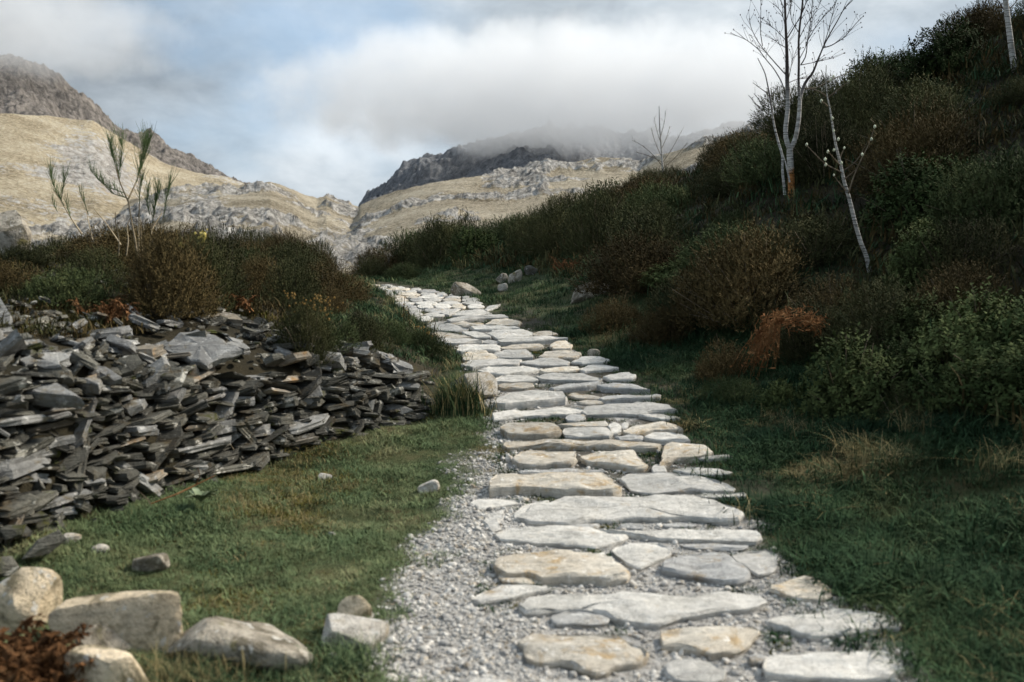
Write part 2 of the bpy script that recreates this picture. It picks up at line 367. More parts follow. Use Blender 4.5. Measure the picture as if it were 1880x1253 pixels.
def mat_hill(name, g0, g1, g2, r0, r1, r2, sc_, bump=1.0):
    m, nt, b = nodes(name); p = n_pos(nt); rk = n_attr(nt, 'rock')
    n1 = n_noise(nt, p, .02 * sc_, 6, .6); n2 = n_noise(nt, p, .11 * sc_, 7, .68); n3 = n_noise(nt, stretch(nt, p, (1, 1, .45)), .16 * sc_, 9, .78, .3)
    n4 = n_noise(nt, p, .45 * sc_, 5, .75); gr = n_ramp(nt, n_math(nt, 'ADD', n_math(nt, 'MULTIPLY', n1, .35), n_math(nt, 'MULTIPLY', n4, .65)), [(.38, tuple(q * .62 for q in g0)), (.47, g0), (.52, g1), (.62, g2)])
    rc = n_ramp(nt, n3, [(.36, r0), (.5, r1), (.62, r2)])
    k = n_mask(nt, n_math(nt, 'ADD', rk, n_math(nt, 'MULTIPLY', n_math(nt, 'SUBTRACT', n3, .5), 2.4)), .44, .58)
    nt.links.new(n_mix(nt, k, gr, rc), b.inputs['Base Color']); b.inputs['Roughness'].default_value = .95; b.inputs['Specular IOR Level'].default_value = .1
    n_bump(nt, b, n_math(nt, 'ADD', n3, n_math(nt, 'MULTIPLY', n2, .6)), bump, 3.0 / sc_); return m
M['hill'] = mat_hill('moor_hill', (.21, .175, .12), (.35, .305, .225), (.47, .415, .32), (.05, .047, .044), (.26, .245, .22), (.52, .495, .455), 3.0)
M['hill_far'] = mat_hill('grass_spur', (.30, .245, .16), (.43, .365, .255), (.52, .46, .35), (.13, .115, .10), (.36, .335, .30), (.5, .48, .445), 2.0)
M['crag'] = mat_hill('crag', (.10, .085, .06), (.15, .13, .09), (.2, .17, .12), (.06, .055, .052), (.165, .148, .133), (.29, .26, .23), 1.3, 1.0)
M['crag_dark_hazed'] = mat_hill('crag_dark_hazed', (.06, .058, .05), (.085, .08, .07), (.12, .11, .09), (.07, .073, .08), (.14, .145, .155), (.23, .235, .24), .8, 1.0)  # dark crag; blue-grey of distance haze is painted into its rock colours
def mat_bark():
    m, nt, b = nodes('birch_bark'); p = n_pos(nt)
    ring = n_noise(nt, stretch(nt, p, (6, 6, 60)), 1.0, 4, .6); big = n_noise(nt, p, 5, 3)
    c = n_ramp(nt, ring, [(.36, (.05, .045, .04)), (.46, (.30, .285, .26)), (.6, (.50, .485, .45))])
    c = n_mix(nt, n_mask(nt, big, .55, .75), c, (.22, .2, .17))
    rust = n_ramp(nt, ring, [(.36, (.06, .035, .02)), (.5, (.36, .15, .045)), (.62, (.45, .24, .1))])
    c = n_mix(nt, n_attr(nt, 'rust'), c, rust); c = n_mix(nt, n_attr(nt, 'dark'), c, (.05, .04, .036))
    nt.links.new(c, b.inputs['Base Color']); n_bump(nt, b, ring, .5, .01); return m
M['bark'] = mat_bark()
M['branch'] = mat_leaf('branch', (.035, .028, .025), (.06, .05, .045), (.10, .085, .07), pos_scale=6)

# ------------------------------------------------------------------ ground sheet (near land)
def arange_var(stops):
    out = []
    for a, b, s in stops: out.append(np.arange(a, b, s))
    return np.concatenate(out)
gx = arange_var([(-40, -14, 1.0), (-14, -5, .2), (-5, 6, .08), (6, 14, .18), (14, 44, .8)])
gy = arange_var([(-14, 1.5, .6), (1.5, 14, .08), (14, 30, .16), (30, 62, .8)])
GX, GY = np.meshgrid(gx, gy); GZ = ground_z(GX, GY)
me = mesh('ground', np.stack([GX, GY, GZ], -1).reshape(-1, 3), quads=grid_quads(len(gy), len(gx)), smooth=True, mat=M['ground'])
def gravel_mask(x, y):
    """1 on the trodden way: gaps between paving stones and the gravel strip on its left"""
    c = x - path_x(y); hw = path_hw(y)
    left = np.interp(y, [0, 4, 5, 6, 7, 8.5, 9.8, 11, 12.5, 14], [-1.45, -1.42, -1.45, -1.42, -1.30, -1.12, -1.05, -1.0, -.95, -.9])
    right = np.interp(y, [0, 4, 6, 8, 14], [.92, .9, .72, .6, .6])
    n = fbm(x * 2.2, y * 2.2, seed=21) * .28 + fbm(x * 9, y * 9, seed=22, oct=2) * .1
    return smooth01((c - left + n * 1.25) / .34) * smooth01((right - c + n) / .16)
s_, p_ = foot_coords(GX, GY); r_ = GX - path_x(GY) - path_hw(GY)
fattr(me, 'gravel', (gravel_mask(GX, GY) * (s_ < .15)).ravel())
fattr(me, 'heath', np.maximum(smooth01((s_ + .1) / .2), smooth01((r_ - 2.0) / 1.2)).ravel())
fattr(me, 'damp', (smooth01((fbm(GX * 3, GY * 3, seed=31) + .45) / .3) * .88 * smooth01((GX - path_x(GY) + .72) / .2) * (GX - path_x(GY) < path_hw(GY) + .2) * smooth01((GY - 5.6) / 1.8)).ravel())
tag(obj('ground', me), 'rough turf and heath ground around the stone path', kind='structure')

# ------------------------------------------------------------------ far land
def elev(u, v):
    d = px_dir(u, v); return d[2] / math.hypot(d[0], d[1])
def sheet(name, label, ridge, r0, r1, mat, bottom, cols, rows, seed, rock_fn, amp, back=.35, curve=.8, crag_scale=.02):
    """a hillside seen from below: ground rising from radius r0 to its ridge at r1, then falling behind"""
    us = np.linspace(ridge[0][0], ridge[-1][0], cols); vr = np.interp(us, [a for a, _ in ridge], [b for _, b in ridge])
    th = np.arctan((us - 940) / FOC)
    eT = np.array([elev(u, v) for u, v in zip(us, vr)]); eB = np.array([elev(u, bottom) for u in us])
    s = np.r_[np.linspace(0, 1, rows), 1 + np.linspace(.03, 1, max(6, rows // 8)) * back]
    S = s[:, None]; R = r0 + (r1 - r0) * S
    R = R * (1 + .12 * vnoise(us / 160, us * 0, seed=seed)[None])
    X = R * np.sin(th)[None]; Y = R * np.cos(th)[None]
    k = np.clip(S, 0, 1) ** curve
    E = eB[None] + np.maximum(eT - eB, 0.0)[None] * k
    Z = EYE[2] + R * E
    over = np.clip(S - 1, 0, None) / back
    Z = Z - over ** 1.4 * (r1 - r0) * back * .9
    rock = rock_fn(us[None] + 0 * S, k + 0 * X, X, Y) + 0 * X
    rough = fbm(X * crag_scale, Y * crag_scale, Z * crag_scale, oct=6, seed=seed, gain=.64, ridged=True)
    soft = fbm(X * crag_scale * .35, Y * crag_scale * .35, oct=4, seed=seed + 40)
    ramp_ = smooth01(S / .06)
    Z = Z + ramp_ * (amp * rock * (rough - .1) + amp * .28 * soft)
    me = mesh(name, np.stack([X, Y, Z], -1).reshape(-1, 3), quads=grid_quads(len(s), cols), smooth=True, mat=mat)
    fattr(me, 'rock', rock.ravel())
    return tag(obj(name, me), label, kind='structure')
def patches(X, Y, sc_, seed, lo=.05, hi=.3): return smooth01((fbm(X * sc_, Y * sc_, oct=4, seed=seed) - lo) / (hi - lo))

sheet('mountain', 'dark rocky mountain under cloud at the valley head',
      [(560, 474), (640, 402), (668, 380), (700, 358), (730, 333), (760, 312), (790, 294), (830, 280), (870, 268), (920, 254), (1000, 246), (1080, 244), (1140, 262), (1190, 250), (1230, 262), (1290, 258), (1340, 248), (1500, 225), (1900, 150)],
      600, 1250, M['crag_dark_hazed'], 470, 620, 170, 51, lambda u, k, X, Y: np.clip(.35 + .75 * smooth01((k - .15) / .3), 0, 1), 26, crag_scale=.013)
sheet('mountain', 'brown craggy mountain rising into cloud on the left',
      [(-420, 90), (-120, 95), (-20, 120), (50, 124), (95, 142), (150, 178), (190, 212), (215, 232), (270, 256), (300, 266), (330, 280), (380, 306), (440, 336), (500, 366)],
      430, 860, M['crag'], 480, 560, 170, 63, lambda u, k, X, Y: np.clip(.45 + .6 * smooth01((k - .5) / .25), 0, 1), 16, crag_scale=.018)
sheet('hillside', 'sunlit golden grass spur with pale rock below the left mountain',
      [(-420, 190), (-150, 205), (0, 209), (100, 214), (180, 226), (240, 262), (300, 298), (360, 318), (430, 335), (500, 352)],
      200, 430, M['hill_far'], 480, 480, 150, 77,
      lambda u, k, X, Y: np.clip(.12 + .75 * np.exp(-((u - 190) / 85) ** 2 - ((k - .70) / .24) ** 2) + .35 * patches(X, Y, .02, 78), 0, 1), 4, crag_scale=.06)
sheet('hillside', 'tan moorland ridge with pale crags left of the valley saddle',
      [(-420, 400), (0, 398), (150, 388), (300, 356), (340, 344), (385, 346), (430, 341), (460, 336), (500, 333), (540, 345), (562, 356), (585, 363), (602, 357), (625, 368), (660, 380), (720, 420)],
      90, 330, M['hill'], 500, 640, 200, 88,
      lambda u, k, X, Y: np.clip(.13 + .95 * patches(X, Y, .045, 90, .10, .30) + .5 * np.exp(-((u - 380) / 45) ** 2) * smooth01((k - .45) / .2) + .5 * smooth01((u - 540) / 60) * smooth01((.75 - k) / .3), 0, 1), 3.6, crag_scale=.085)
sheet('hillside', 'tan rocky moorland slope right of the valley saddle',
      [(520, 530), (560, 492), (600, 446), (640, 401), (663, 377), (700, 362), (740, 350), (800, 337), (880, 322), (940, 312), (1000, 299), (1060, 297), (1100, 290), (1140, 291), (1170, 298), (1210, 285), (1280, 262), (1330, 248), (1390, 224), (1500, 200), (1900, 170)],
      48, 290, M['hill'], 530, 700, 220, 99,
      lambda u, k, X, Y: np.clip(.14 + .95 * patches(X, Y, .055, 101, .10, .30) + .35 * (u < 700) * smooth01((.5 - k) / .2), 0, 1), 3.0, crag_scale=.10)
# valley floor closing the land below the hills and out to the horizon
vr = np.concatenate([np.linspace(30, 100, 20), np.geomspace(105, 5000, 30)]); va = np.linspace(0, 2 * math.pi, 121)
VX, VY = vr[:, None] * np.sin(va)[None], vr[:, None] * np.cos(va)[None]
VZ = -4.5 + 1.0 * fbm(VX * .03, VY * .03, seed=4) - .002 * (vr[:, None] - 30)
me = mesh('valley_floor', np.stack([VX, VY, VZ], -1).reshape(-1, 3), quads=grid_quads(len(vr), 121), smooth=True, mat=M['hill']); fattr(me, 'rock', np.full(VX.size, .2))
tag(obj('valley_floor', me), 'pale moor grass on the valley floor', kind='structure')

# ------------------------------------------------------------------ cloud lying on the mountain tops
def cloud(label, u, v, r, axes, dens, seed):
    th = math.atan((u - 940) / FOC); e = elev(u, v); V, T = ICO_C
    o = obj('cloud', mesh('cloud', V, T, smooth=True), None, (r * math.sin(th), r * math.cos(th), EYE[2] + r * e)); o.scale = axes; o.rotation_euler = (0, 0, -th)
    m = bpy.data.materials.new('cloud'); m.use_nodes = True; nt = m.node_tree; nt.nodes.clear(); N, L = nt.nodes, nt.links
    out = N.new('ShaderNodeOutputMaterial'); pv = N.new('ShaderNodeVolumePrincipled'); pv.inputs['Color'].default_value = (.995, .997, 1, 1); pv.inputs['Anisotropy'].default_value = 0.0
    tc = N.new('ShaderNodeTexCoord'); ln = N.new('ShaderNodeVectorMath'); ln.operation = 'LENGTH'; L.new(tc.outputs['Object'], ln.inputs[0])
    mp = N.new('ShaderNodeMapping'); mp.inputs['Location'].default_value = (seed, seed * .7, 0); mp.inputs['Scale'].default_value = (axes[0] / axes[2], 1.4, 1.1); L.new(tc.outputs['Object'], mp.inputs['Vector'])
    n = n_noise(nt, mp.outputs[0], 1.7, 5, .65); f = n_math(nt, 'SUBTRACT', 1.0, ln.outputs['Value'])
    k = n_math(nt, 'ADD', n_math(nt, 'MULTIPLY', f, 1.5), n_math(nt, 'MULTIPLY', n_math(nt, 'SUBTRACT', n, .5), 1.5))
    d = n_math(nt, 'MULTIPLY', n_mask(nt, k, .12, .75), n_mask(nt, f, 0.0, .25)); L.new(n_math(nt, 'MULTIPLY', d, dens), pv.inputs['Density']); L.new(pv.outputs[0], out.inputs['Volume'])
    o.data.materials.append(m); return tag(o, label, 'cloud', kind='stuff')
_bm = bmesh.new(); bmesh.ops.create_icosphere(_bm, subdivisions=3, radius=1); _bm.verts.ensure_lookup_table()
ICO_C = (np.array([v.co for v in _bm.verts]), np.array([[v.index for v in f.verts] for f in _bm.faces])); _bm.free()
cloud('grey cloud hanging over the dark mountain at the valley head', 1040, 168, 1010, (390, 170, 82), .014, 2.0)
cloud('grey mist around the summit of the left mountain', -30, 40, 740, (170, 90, 46), .009, 5.0)

# ------------------------------------------------------------------ path paving
def chaikin(P, n=2):
    for _ in range(n):
        Q = np.roll(P, -1, 0); P = np.stack([.86 * P + .14 * Q, .14 * P + .86 * Q], 1).reshape(-1, 2)
    return P
def resample(P, n):
    C = np.vstack([P, P[:1]]); d = np.r_[0, np.cumsum(np.linalg.norm(np.diff(C, axis=0), axis=1))]
    t = np.linspace(0, d[-1], n, endpoint=False); return np.stack([np.interp(t, d, C[:, k]) for k in (0, 1)], 1)
def stone_mesh(poly_px, f, seed, mat, n=None, dome=1.0):
    poly_px = np.array(poly_px, float); c = poly_px.mean(0); poly_px = c + (poly_px - c) * np.array([1.06, .97]); dist = hit_fn(*c, bed_z)[1]
    h = max(.016, f * dist / FOC * 1.05 + .008)
    W = np.array([hit_fn(u, v, bed_z, h)[:2] for u, v in poly_px])
    area = .5 * np.sum(W[:, 0] * np.roll(W[:, 1], -1) - W[:, 1] * np.roll(W[:, 0], -1))
    if area < 0: W = W[::-1]
    size = math.sqrt(abs(area)); n = n or int(np.clip(size * 75, 18, 60))
    O = resample(W, n); cen = O.mean(0)
    tg = np.roll(O, -1, 0) - np.roll(O, 1, 0); nr = np.stack([tg[:, 1], -tg[:, 0]], 1); nr /= np.linalg.norm(nr, axis=1)[:, None] + 1e-9
    O = O + nr * (fbm(O[:, 0] * 8, O[:, 1] * 8, seed=seed, oct=4, gain=.6) * .036 * min(1, size * 2.5) + .002)[:, None]
    b = min(.007, size * .04)
    def inset(P, d): return P - nr * d
    R = []; A = -.10
    for sc_, ins, zz in ((1, .0, A), (1, .004, 0), (1, -.002, h * .5), (1, b * .1, h * .9), (1, b * .6, h * .985), (1, b * 1.3, h), (.95, b * 1.3, h), (.8, b, h), (.64, b, h), (.46, b, h), (.28, b, h), (.12, b, h)):
        P = inset(O, ins); P = cen + (P - cen) * sc_
        j = 0 if zz < 0 else 1
        if 0 <= zz < h: P = P + nr * (fbm(P[:, 0] * 14, P[:, 1] * 14, np.full(n, zz * 40), seed=seed + 3, oct=3) * .011)[:, None]
        g = bed_z(P[:, 0], P[:, 1])
        z = g + zz
        if zz >= h:
            z = z + dome * (1 - sc_ ** 2) * .010 * min(1.5, size * 2) + fbm(P[:, 0] * 7, P[:, 1] * 7, seed=seed + 5) * .020 * min(1.4, size * 3) + fbm(P[:, 0] * 2.5, P[:, 1] * 22, seed=seed + 8, oct=4) * .016
        R.append(np.c_[P, z])
    V = np.concatenate(R + [np.array([[*cen, R[-1][:, 2].mean()]])]); nrng = len(R)
    i = np.arange(n); Q = np.concatenate([np.stack([k * n + i, k * n + (i + 1) % n, (k + 1) * n + (i + 1) % n, (k + 1) * n + i], 1) for k in range(nrng - 1)])
    T = np.stack([(nrng - 1) * n + i, (nrng - 1) * n + (i + 1) % n, np.full(n, nrng * n)], 1)
    o = np.array([*cen, float(bed_z(cen[0], cen[1]))])
    return mesh('paving_stone', V - o, T, Q, True, mat, 38), o, O
STONES = [  # (outline of the top face as seen, visible riser, stone type)
 ([(911,1036),(925,1021),(975,1015),(1108,1014),(1124,1032),(1146,1048),(1140,1058),(1000,1060),(975,1050),(935,1052)],12,'o'),
 ([(915,1055),(940,1051),(985,1061),(1000,1068),(965,1071),(925,1066)],3,'o'),
 ([(871,1100),(890,1088),(920,1078),(970,1073),(1015,1079),(975,1086),(930,1097),(885,1104)],6,'p'),
 ([(962,1110),(980,1095),(1020,1090),(1110,1092),(1180,1087),(1250,1094),(1320,1087),(1380,1095),(1390,1105),(1375,1115),(1310,1122),(1260,1132),(1200,1145),(1140,1138),(1080,1118),(1040,1118),(1010,1125),(975,1122)],6,'p'),
 ([(1012,1132),(1040,1122),(1085,1122),(1118,1138),(1090,1146),(1025,1146)],3,'g'),
 ([(957,1180),(970,1166),(1030,1163),(1120,1165),(1150,1178),(1185,1195),(1175,1210),(1130,1220),(1100,1232),(1070,1228),(1040,1216),(1000,1215),(975,1205)],9,'o'),
 ([(1217,1160),(1240,1157),(1290,1150),(1330,1147),(1385,1150),(1392,1162),(1365,1180),(1345,1193),(1305,1200),(1270,1190),(1220,1186)],7,'o'),
 ([(1222,1228),(1240,1212),(1270,1207),(1300,1212),(1325,1230),(1328,1245),(1300,1253),(1250,1250),(1230,1240)],5,'p'),
 ([(1403,1225),(1410,1206),(1480,1198),(1550,1195),(1610,1193),(1640,1205),(1655,1225),(1640,1240),(1560,1247),(1450,1242),(1410,1235)],8,'p'),
 ([(1415,1140),(1440,1130),(1500,1125),(1540,1117),(1590,1120),(1640,1132),(1650,1150),(1600,1155),(1550,1165),(1490,1166),(1460,1155),(1430,1150)],9,'p'),
 ([(1412,1080),(1440,1068),(1475,1055),(1500,1062),(1525,1082),(1520,1095),(1490,1103),(1455,1098),(1430,1088)],5,'o'),
 ([(1345,1020),(1375,1012),(1410,1008),(1428,1022),(1418,1045),(1395,1058),(1380,1050)],5,'p'),
 ([(1225,1030),(1255,1018),(1310,1012),(1340,1022),(1372,1050),(1380,1060),(1360,1068),(1320,1066),(1265,1055),(1222,1045)],7,'g'),
 ([(1130,1012),(1150,998),(1210,996),(1230,1015),(1205,1030),(1170,1043),(1150,1028)],5,'p'),
 ([(862,1250),(880,1241),(920,1248),(960,1258),(950,1275),(868,1272)],4,'p'), ([(980,1254),(1040,1249),(1095,1250),(1110,1264),(1050,1280),(985,1272)],4,'p'),
 ([(1372,1206),(1390,1202),(1402,1205),(1398,1214),(1380,1215)],3,'g'), ([(1120,1262),(1180,1256),(1240,1262),(1260,1290),(1140,1292)],5,'g'), ([(1330,1268),(1400,1262),(1500,1266),(1520,1300),(1340,1300)],5,'p'),
 ([(932,818),(940,811),(1000,808),(1080,807),(1160,811),(1205,816),(1200,822),(1100,820),(1000,819),(940,822)],6,'o'),
 ([(947,844),(957,828),(975,826),(1052,829),(1058,842),(1045,850),(985,852),(955,850)],7,'o'),
 ([(1070,838),(1100,831),(1160,829),(1175,840),(1187,855),(1165,860),(1130,853),(1080,848)],7,'o'),
 ([(1222,820),(1232,811),(1290,815),(1308,832),(1270,838),(1240,839),(1222,846),(1214,850)],10,'o'),
 ([(1265,839),(1300,836),(1340,836),(1343,840),(1290,843)],5,'p'),
 ([(905,882),(912,870),(1000,868),(1100,866),(1117,878),(1135,895),(1120,900),(1040,898),(960,893),(908,895)],16,'o'),
 ([(950,866),(1020,860),(1110,863),(1060,868),(960,869)],3,'g'),
 ([(1142,880),(1155,870),(1230,867),(1290,874),(1320,885),(1340,900),(1300,902),(1250,902),(1200,907),(1165,900)],5,'p'),
 ([(1238,863),(1260,858),(1300,859),(1342,867),(1325,872),(1270,870)],4,'p'), ([(1277,909),(1300,905),(1368,904),(1365,911),(1300,913)],4,'p'),
 ([(1195,860),(1205,852),(1218,855),(1222,865),(1200,867)],4,'p'),
 ([(960,950),(990,930),(1040,913),(1100,909),(1200,911),(1290,913),(1320,925),(1355,942),(1345,955),(1310,953),(1260,948),(1210,950),(1150,948),(1110,955),(1050,960),(985,957)],9,'p'),
 ([(940,946),(962,926),(1008,917),(996,926),(962,948),(948,953)],5,'p'),
 ([(863,922),(880,917),(950,917),(955,923),(915,930),(880,935)],4,'p'), ([(884,957),(900,943),(922,935),(925,946),(916,960),(922,972),(905,976)],4,'p'),
 ([(914,980),(930,972),(980,967),(1040,969),(1110,971),(1145,985),(1130,995),(1085,1003),(1030,1000),(980,995),(925,989)],5,'p'),
 ([(1125,974),(1170,977),(1250,971),(1330,975),(1385,976),(1390,992),(1350,993),(1270,990),(1190,985)],6,'p'),
 ([(1250,1002),(1300,998),(1375,1001),(1360,1009),(1290,1008)],3,'g'), ([(1138,963),(1160,961),(1182,967),(1178,972),(1140,968)],3,'g'), ([(1035,963),(1070,961),(1100,962),(1095,968),(1050,969)],3,'g'), ([(1218,963),(1250,960),(1282,963),(1270,967),(1225,967)],3,'g'),
 ([(922,784),(935,775),(985,774),(1015,778),(1028,790),(1005,795),(960,797),(935,795)],11,'o'),
 ([(1025,779),(1060,775),(1110,774),(1115,782),(1060,783)],4,'o'), ([(1034,791),(1040,785),(1110,784),(1122,795),(1120,801),(1040,802)],5,'p'),
 ([(1145,793),(1160,783),(1215,773),(1240,779),(1250,788),(1200,789),(1160,797)],6,'o'), ([(1182,803),(1200,794),(1230,793),(1262,803),(1265,809),(1220,809)],6,'p'),
 ([(1118,781),(1128,775),(1140,782),(1138,793),(1125,795)],4,'p'), ([(1142,777),(1152,775),(1151,786),(1143,787)],3,'p'), ([(1130,802),(1160,798),(1178,800),(1180,807),(1140,808)],3,'g'),
 ([(906,763),(925,756),(985,752),(1055,747),(1068,755),(1040,760),(970,763),(912,770)],5,'p'),
 ([(1070,756),(1080,748),(1115,742),(1170,738),(1225,743),(1238,754),(1200,755),(1170,761),(1120,759),(1080,762)],5,'p'), ([(1172,763),(1190,757),(1225,762),(1250,767),(1215,770)],4,'p'),
 ([(1040,766),(1050,758),(1070,760),(1075,768),(1055,773),(1042,772)],4,'g'),
 ([(908,739),(915,730),(940,720),(985,715),(1025,720),(1038,729),(1000,733),(930,741)],12,'p'),
 ([(1045,725),(1055,721),(1100,728),(1102,733),(1060,731)],4,'o'), ([(1102,730),(1120,726),(1180,725),(1208,723),(1210,728),(1180,731),(1110,734)],8,'g'), ([(1062,740),(1075,734),(1100,735),(1106,741),(1080,743)],3,'o'),
 ([(914,709),(930,703),(965,702),(980,709),(960,713),(930,713)],4,'o'), ([(1010,712),(1040,706),(1095,700),(1105,704),(1060,709),(1020,714)],7,'g'), ([(1100,707),(1130,703),(1160,705),(1193,716),(1150,714),(1110,712)],7,'g'),
 ([(912,694),(930,687),(975,690),(985,698),(940,701),(915,700)],3,'p'), ([(985,691),(1010,686),(1070,687),(1105,696),(1095,699),(1040,698),(1000,697)],5,'p'), ([(1107,692),(1120,687),(1155,684),(1167,690),(1160,695),(1120,698)],4,'p'),
 ([(881,679),(900,672),(960,672),(995,676),(960,684),(920,687),(890,684)],5,'p'), ([(990,680),(1020,674),(1060,672),(1064,678),(1030,682),(1000,683)],5,'o'), ([(1063,678),(1080,671),(1110,670),(1133,675),(1110,678),(1075,682)],5,'p'),
 ([(847,669),(865,661),(920,659),(955,661),(950,668),(900,670),(870,674)],5,'p'), ([(955,666),(985,659),(1020,657),(1045,665),(1040,671),(990,671)],4,'p'), ([(1050,665),(1065,657),(1100,656),(1120,660),(1110,665),(1070,668)],4,'p'),
 ([(850,653),(860,645),(890,644),(912,655),(905,660),(855,661)],4,'o'), ([(908,649),(925,642),(965,641),(972,648),(978,656),(940,657),(915,657)],4,'p'), ([(990,655),(1005,645),(1050,642),(1068,650),(1055,657),(1020,658)],5,'o'),
 ([(840,641),(845,633),(880,631),(918,637),(915,643),(880,643),(848,646)],5,'p'), ([(920,639),(940,633),(990,630),(995,636),(970,639),(930,641)],6,'o'), ([(1010,634),(1020,628),(1040,626),(1050,633),(1045,640),(1015,641)],5,'o'),
 ([(915,625),(940,620),(1000,616),(1038,620),(1010,623),(950,627),(920,628)],6,'p'), ([(800,624),(820,621),(870,622),(885,626),(840,630),(810,629)],6,'p'), ([(882,627),(900,624),(920,629),(900,633)],3,'g'),
 ([(897,613),(910,605),(940,603),(965,606),(980,614),(960,619),(915,622)],4,'p'), ([(978,613),(990,608),(1010,607),(1024,614),(1000,617),(982,617)],4,'o'), ([(850,610),(870,608),(893,614),(903,620),(875,620)],3,'p'), ([(790,615),(805,609),(840,612),(862,619),(840,621),(800,621)],4,'o'),
 ([(785,598),(800,592),(830,596),(858,604),(840,608),(800,607)],3,'p'), ([(865,602),(880,597),(920,595),(950,602),(900,605),(870,605)],3,'p'), ([(890,595),(905,588),(930,585),(955,592),(950,597),(900,597)],4,'o'), ([(828,594),(850,590),(885,594),(880,598),(850,599)],4,'o'),
 ([(822,587),(850,580),(920,577),(930,582),(890,584),(830,590)],4,'p'), ([(832,579),(850,570),(880,568),(900,575),(870,580)],3,'p'), ([(805,574),(825,567),(845,566),(836,574),(825,579)],3,'p'), ([(890,569),(900,561),(918,558),(910,565),(895,571)],3,'p'),
]
path = thing('path', 'pale flat stones laid in rough steps up the hill', None); tag(path, kind='structure')
OUTLINES = []
kindm = {'o': 'path_ochre', 'p': 'path_pale', 'g': 'path_grey'}
for k, (poly, f, t) in enumerate(STONES):
    me, o, O = stone_mesh(poly, f, 100 + k, M[kindm[t]]); obj('paving_stone', me, path, o); OUTLINES.append(O)
# the far part of the paving, laid in rough rows
rr = random.Random(5); v = 589.0
while v > 523:
    hgt = np.interp(v, [523, 560, 590], [3.2, 6.0, 8.0]) * rr.uniform(.85, 1.25)
    L_ = np.interp(v, [523, 530, 540, 560, 575, 590], [668, 688, 700, 722, 745, 770]); R_ = np.interp(v, [523, 530, 536, 545, 556, 566, 575, 590], [690, 742, 800, 845, 880, 888, 828, 786])
    u = L_ + rr.uniform(-14, 0)
    while u < R_ - 6:
        w = np.interp(v, [523, 590], [26, 46]) * rr.uniform(.6, 1.5); w = min(w, R_ - u + 8)
        y0, y1 = v - hgt * rr.uniform(.9, 1.05), v + rr.uniform(-.3, .5); sk = rr.uniform(-3, 3)
        poly = [(u + 1, (y0 + y1) / 2 + rr.uniform(-1, 1)), (u + w * .22 + sk, y0 + rr.uniform(0, 1)), (u + w * .7 + sk, y0 - rr.uniform(0, .8)), (u + w - 1, (y0 + y1) / 2 + rr.uniform(-1, 1)), (u + w * .75, y1), (u + w * .25, y1 + rr.uniform(-.4, .4))]
        me, o, O = stone_mesh(poly, rr.uniform(1.5, 2.6), rr.randrange(9999), M[rr.choice(['path_pale', 'path_pale', 'path_pale', 'path_ochre', 'path_grey'])], n=14)
        obj('paving_stone', me, path, o); OUTLINES.append(O); u += w * .97
    v -= hgt * .93
def in_poly(x, y, P):
    ins = np.zeros(x.shape, bool); j = len(P) - 1
    for i in range(len(P)):
        c = ((P[i, 1] > y) != (P[j, 1] > y)) & (x < (P[j, 0] - P[i, 0]) * (y - P[i, 1]) / (P[j, 1] - P[i, 1] + 1e-12) + P[i, 0]); ins ^= c; j = i
    return ins
def on_stone(x, y, grow=1.0):
    r = np.zeros(x.shape, bool)
    for O in OUTLINES:
        a, b = O.min(0) - .05, O.max(0) + .05; m = (x > a[0]) & (x < b[0]) & (y > a[1]) & (y < b[1])
        if m.any(): c = O.mean(0); r[m] |= in_poly(x[m], y[m], c + (O - c) * grow)
    return r

# ------------------------------------------------------------------ scatter of uncountable stuff
def scatter(name, label, P, rot, scl, variants, cat=None, pick=None):
    P = np.asarray(P, np.float32); me = bpy.data.meshes.new(name); me.vertices.add(len(P)); me.vertices.foreach_set('co', P.ravel())
    a = me.attributes.new('rot', 'FLOAT_VECTOR', 'POINT'); a.data.foreach_set('vector', np.asarray(rot, np.float32).ravel())
    fattr(me, 'scl', scl)
    a = me.attributes.new('pick', 'INT', 'POINT'); a.data.foreach_set('value', (rng.integers(0, len(variants), len(P)) if pick is None else pick).astype(np.int32))
    c = bpy.data.collections.new(name + '_kinds')
    for i, m in enumerate(variants): c.objects.link(bpy.data.objects.new(name + '_kind', m))
    g = bpy.data.node_groups.new(name, 'GeometryNodeTree')
    g.interface.new_socket('Geometry', in_out='INPUT', socket_type='NodeSocketGeometry'); g.interface.new_socket('Geometry', in_out='OUTPUT', socket_type='NodeSocketGeometry')
    N, L = g.nodes, g.links; gi, go = N.new('NodeGroupInput'), N.new('NodeGroupOutput')
    ci = N.new('GeometryNodeCollectionInfo'); ci.inputs['Collection'].default_value = c; ci.inputs['Separate Children'].default_value = True; ci.inputs['Reset Children'].default_value = True
    ip = N.new('GeometryNodeInstanceOnPoints'); ip.inputs['Pick Instance'].default_value = True
    def na(n, t): q = N.new('GeometryNodeInputNamedAttribute'); q.data_type = t; q.inputs['Name'].default_value = n; return q.outputs['Attribute']
    L.new(gi.outputs[0], ip.inputs['Points']); L.new(ci.outputs[0], ip.inputs['Instance'])
    L.new(na('pick', 'INT'), ip.inputs['Instance Index']); L.new(na('rot', 'FLOAT_VECTOR'), ip.inputs['Rotation']); L.new(na('scl', 'FLOAT'), ip.inputs['Scale'])
    L.new(ip.outputs[0], go.inputs[0])
    o = obj(name, me); md = o.modifiers.new('scatter', 'NODES'); md.node_group = g
    return tag(o, label, cat, kind='stuff')
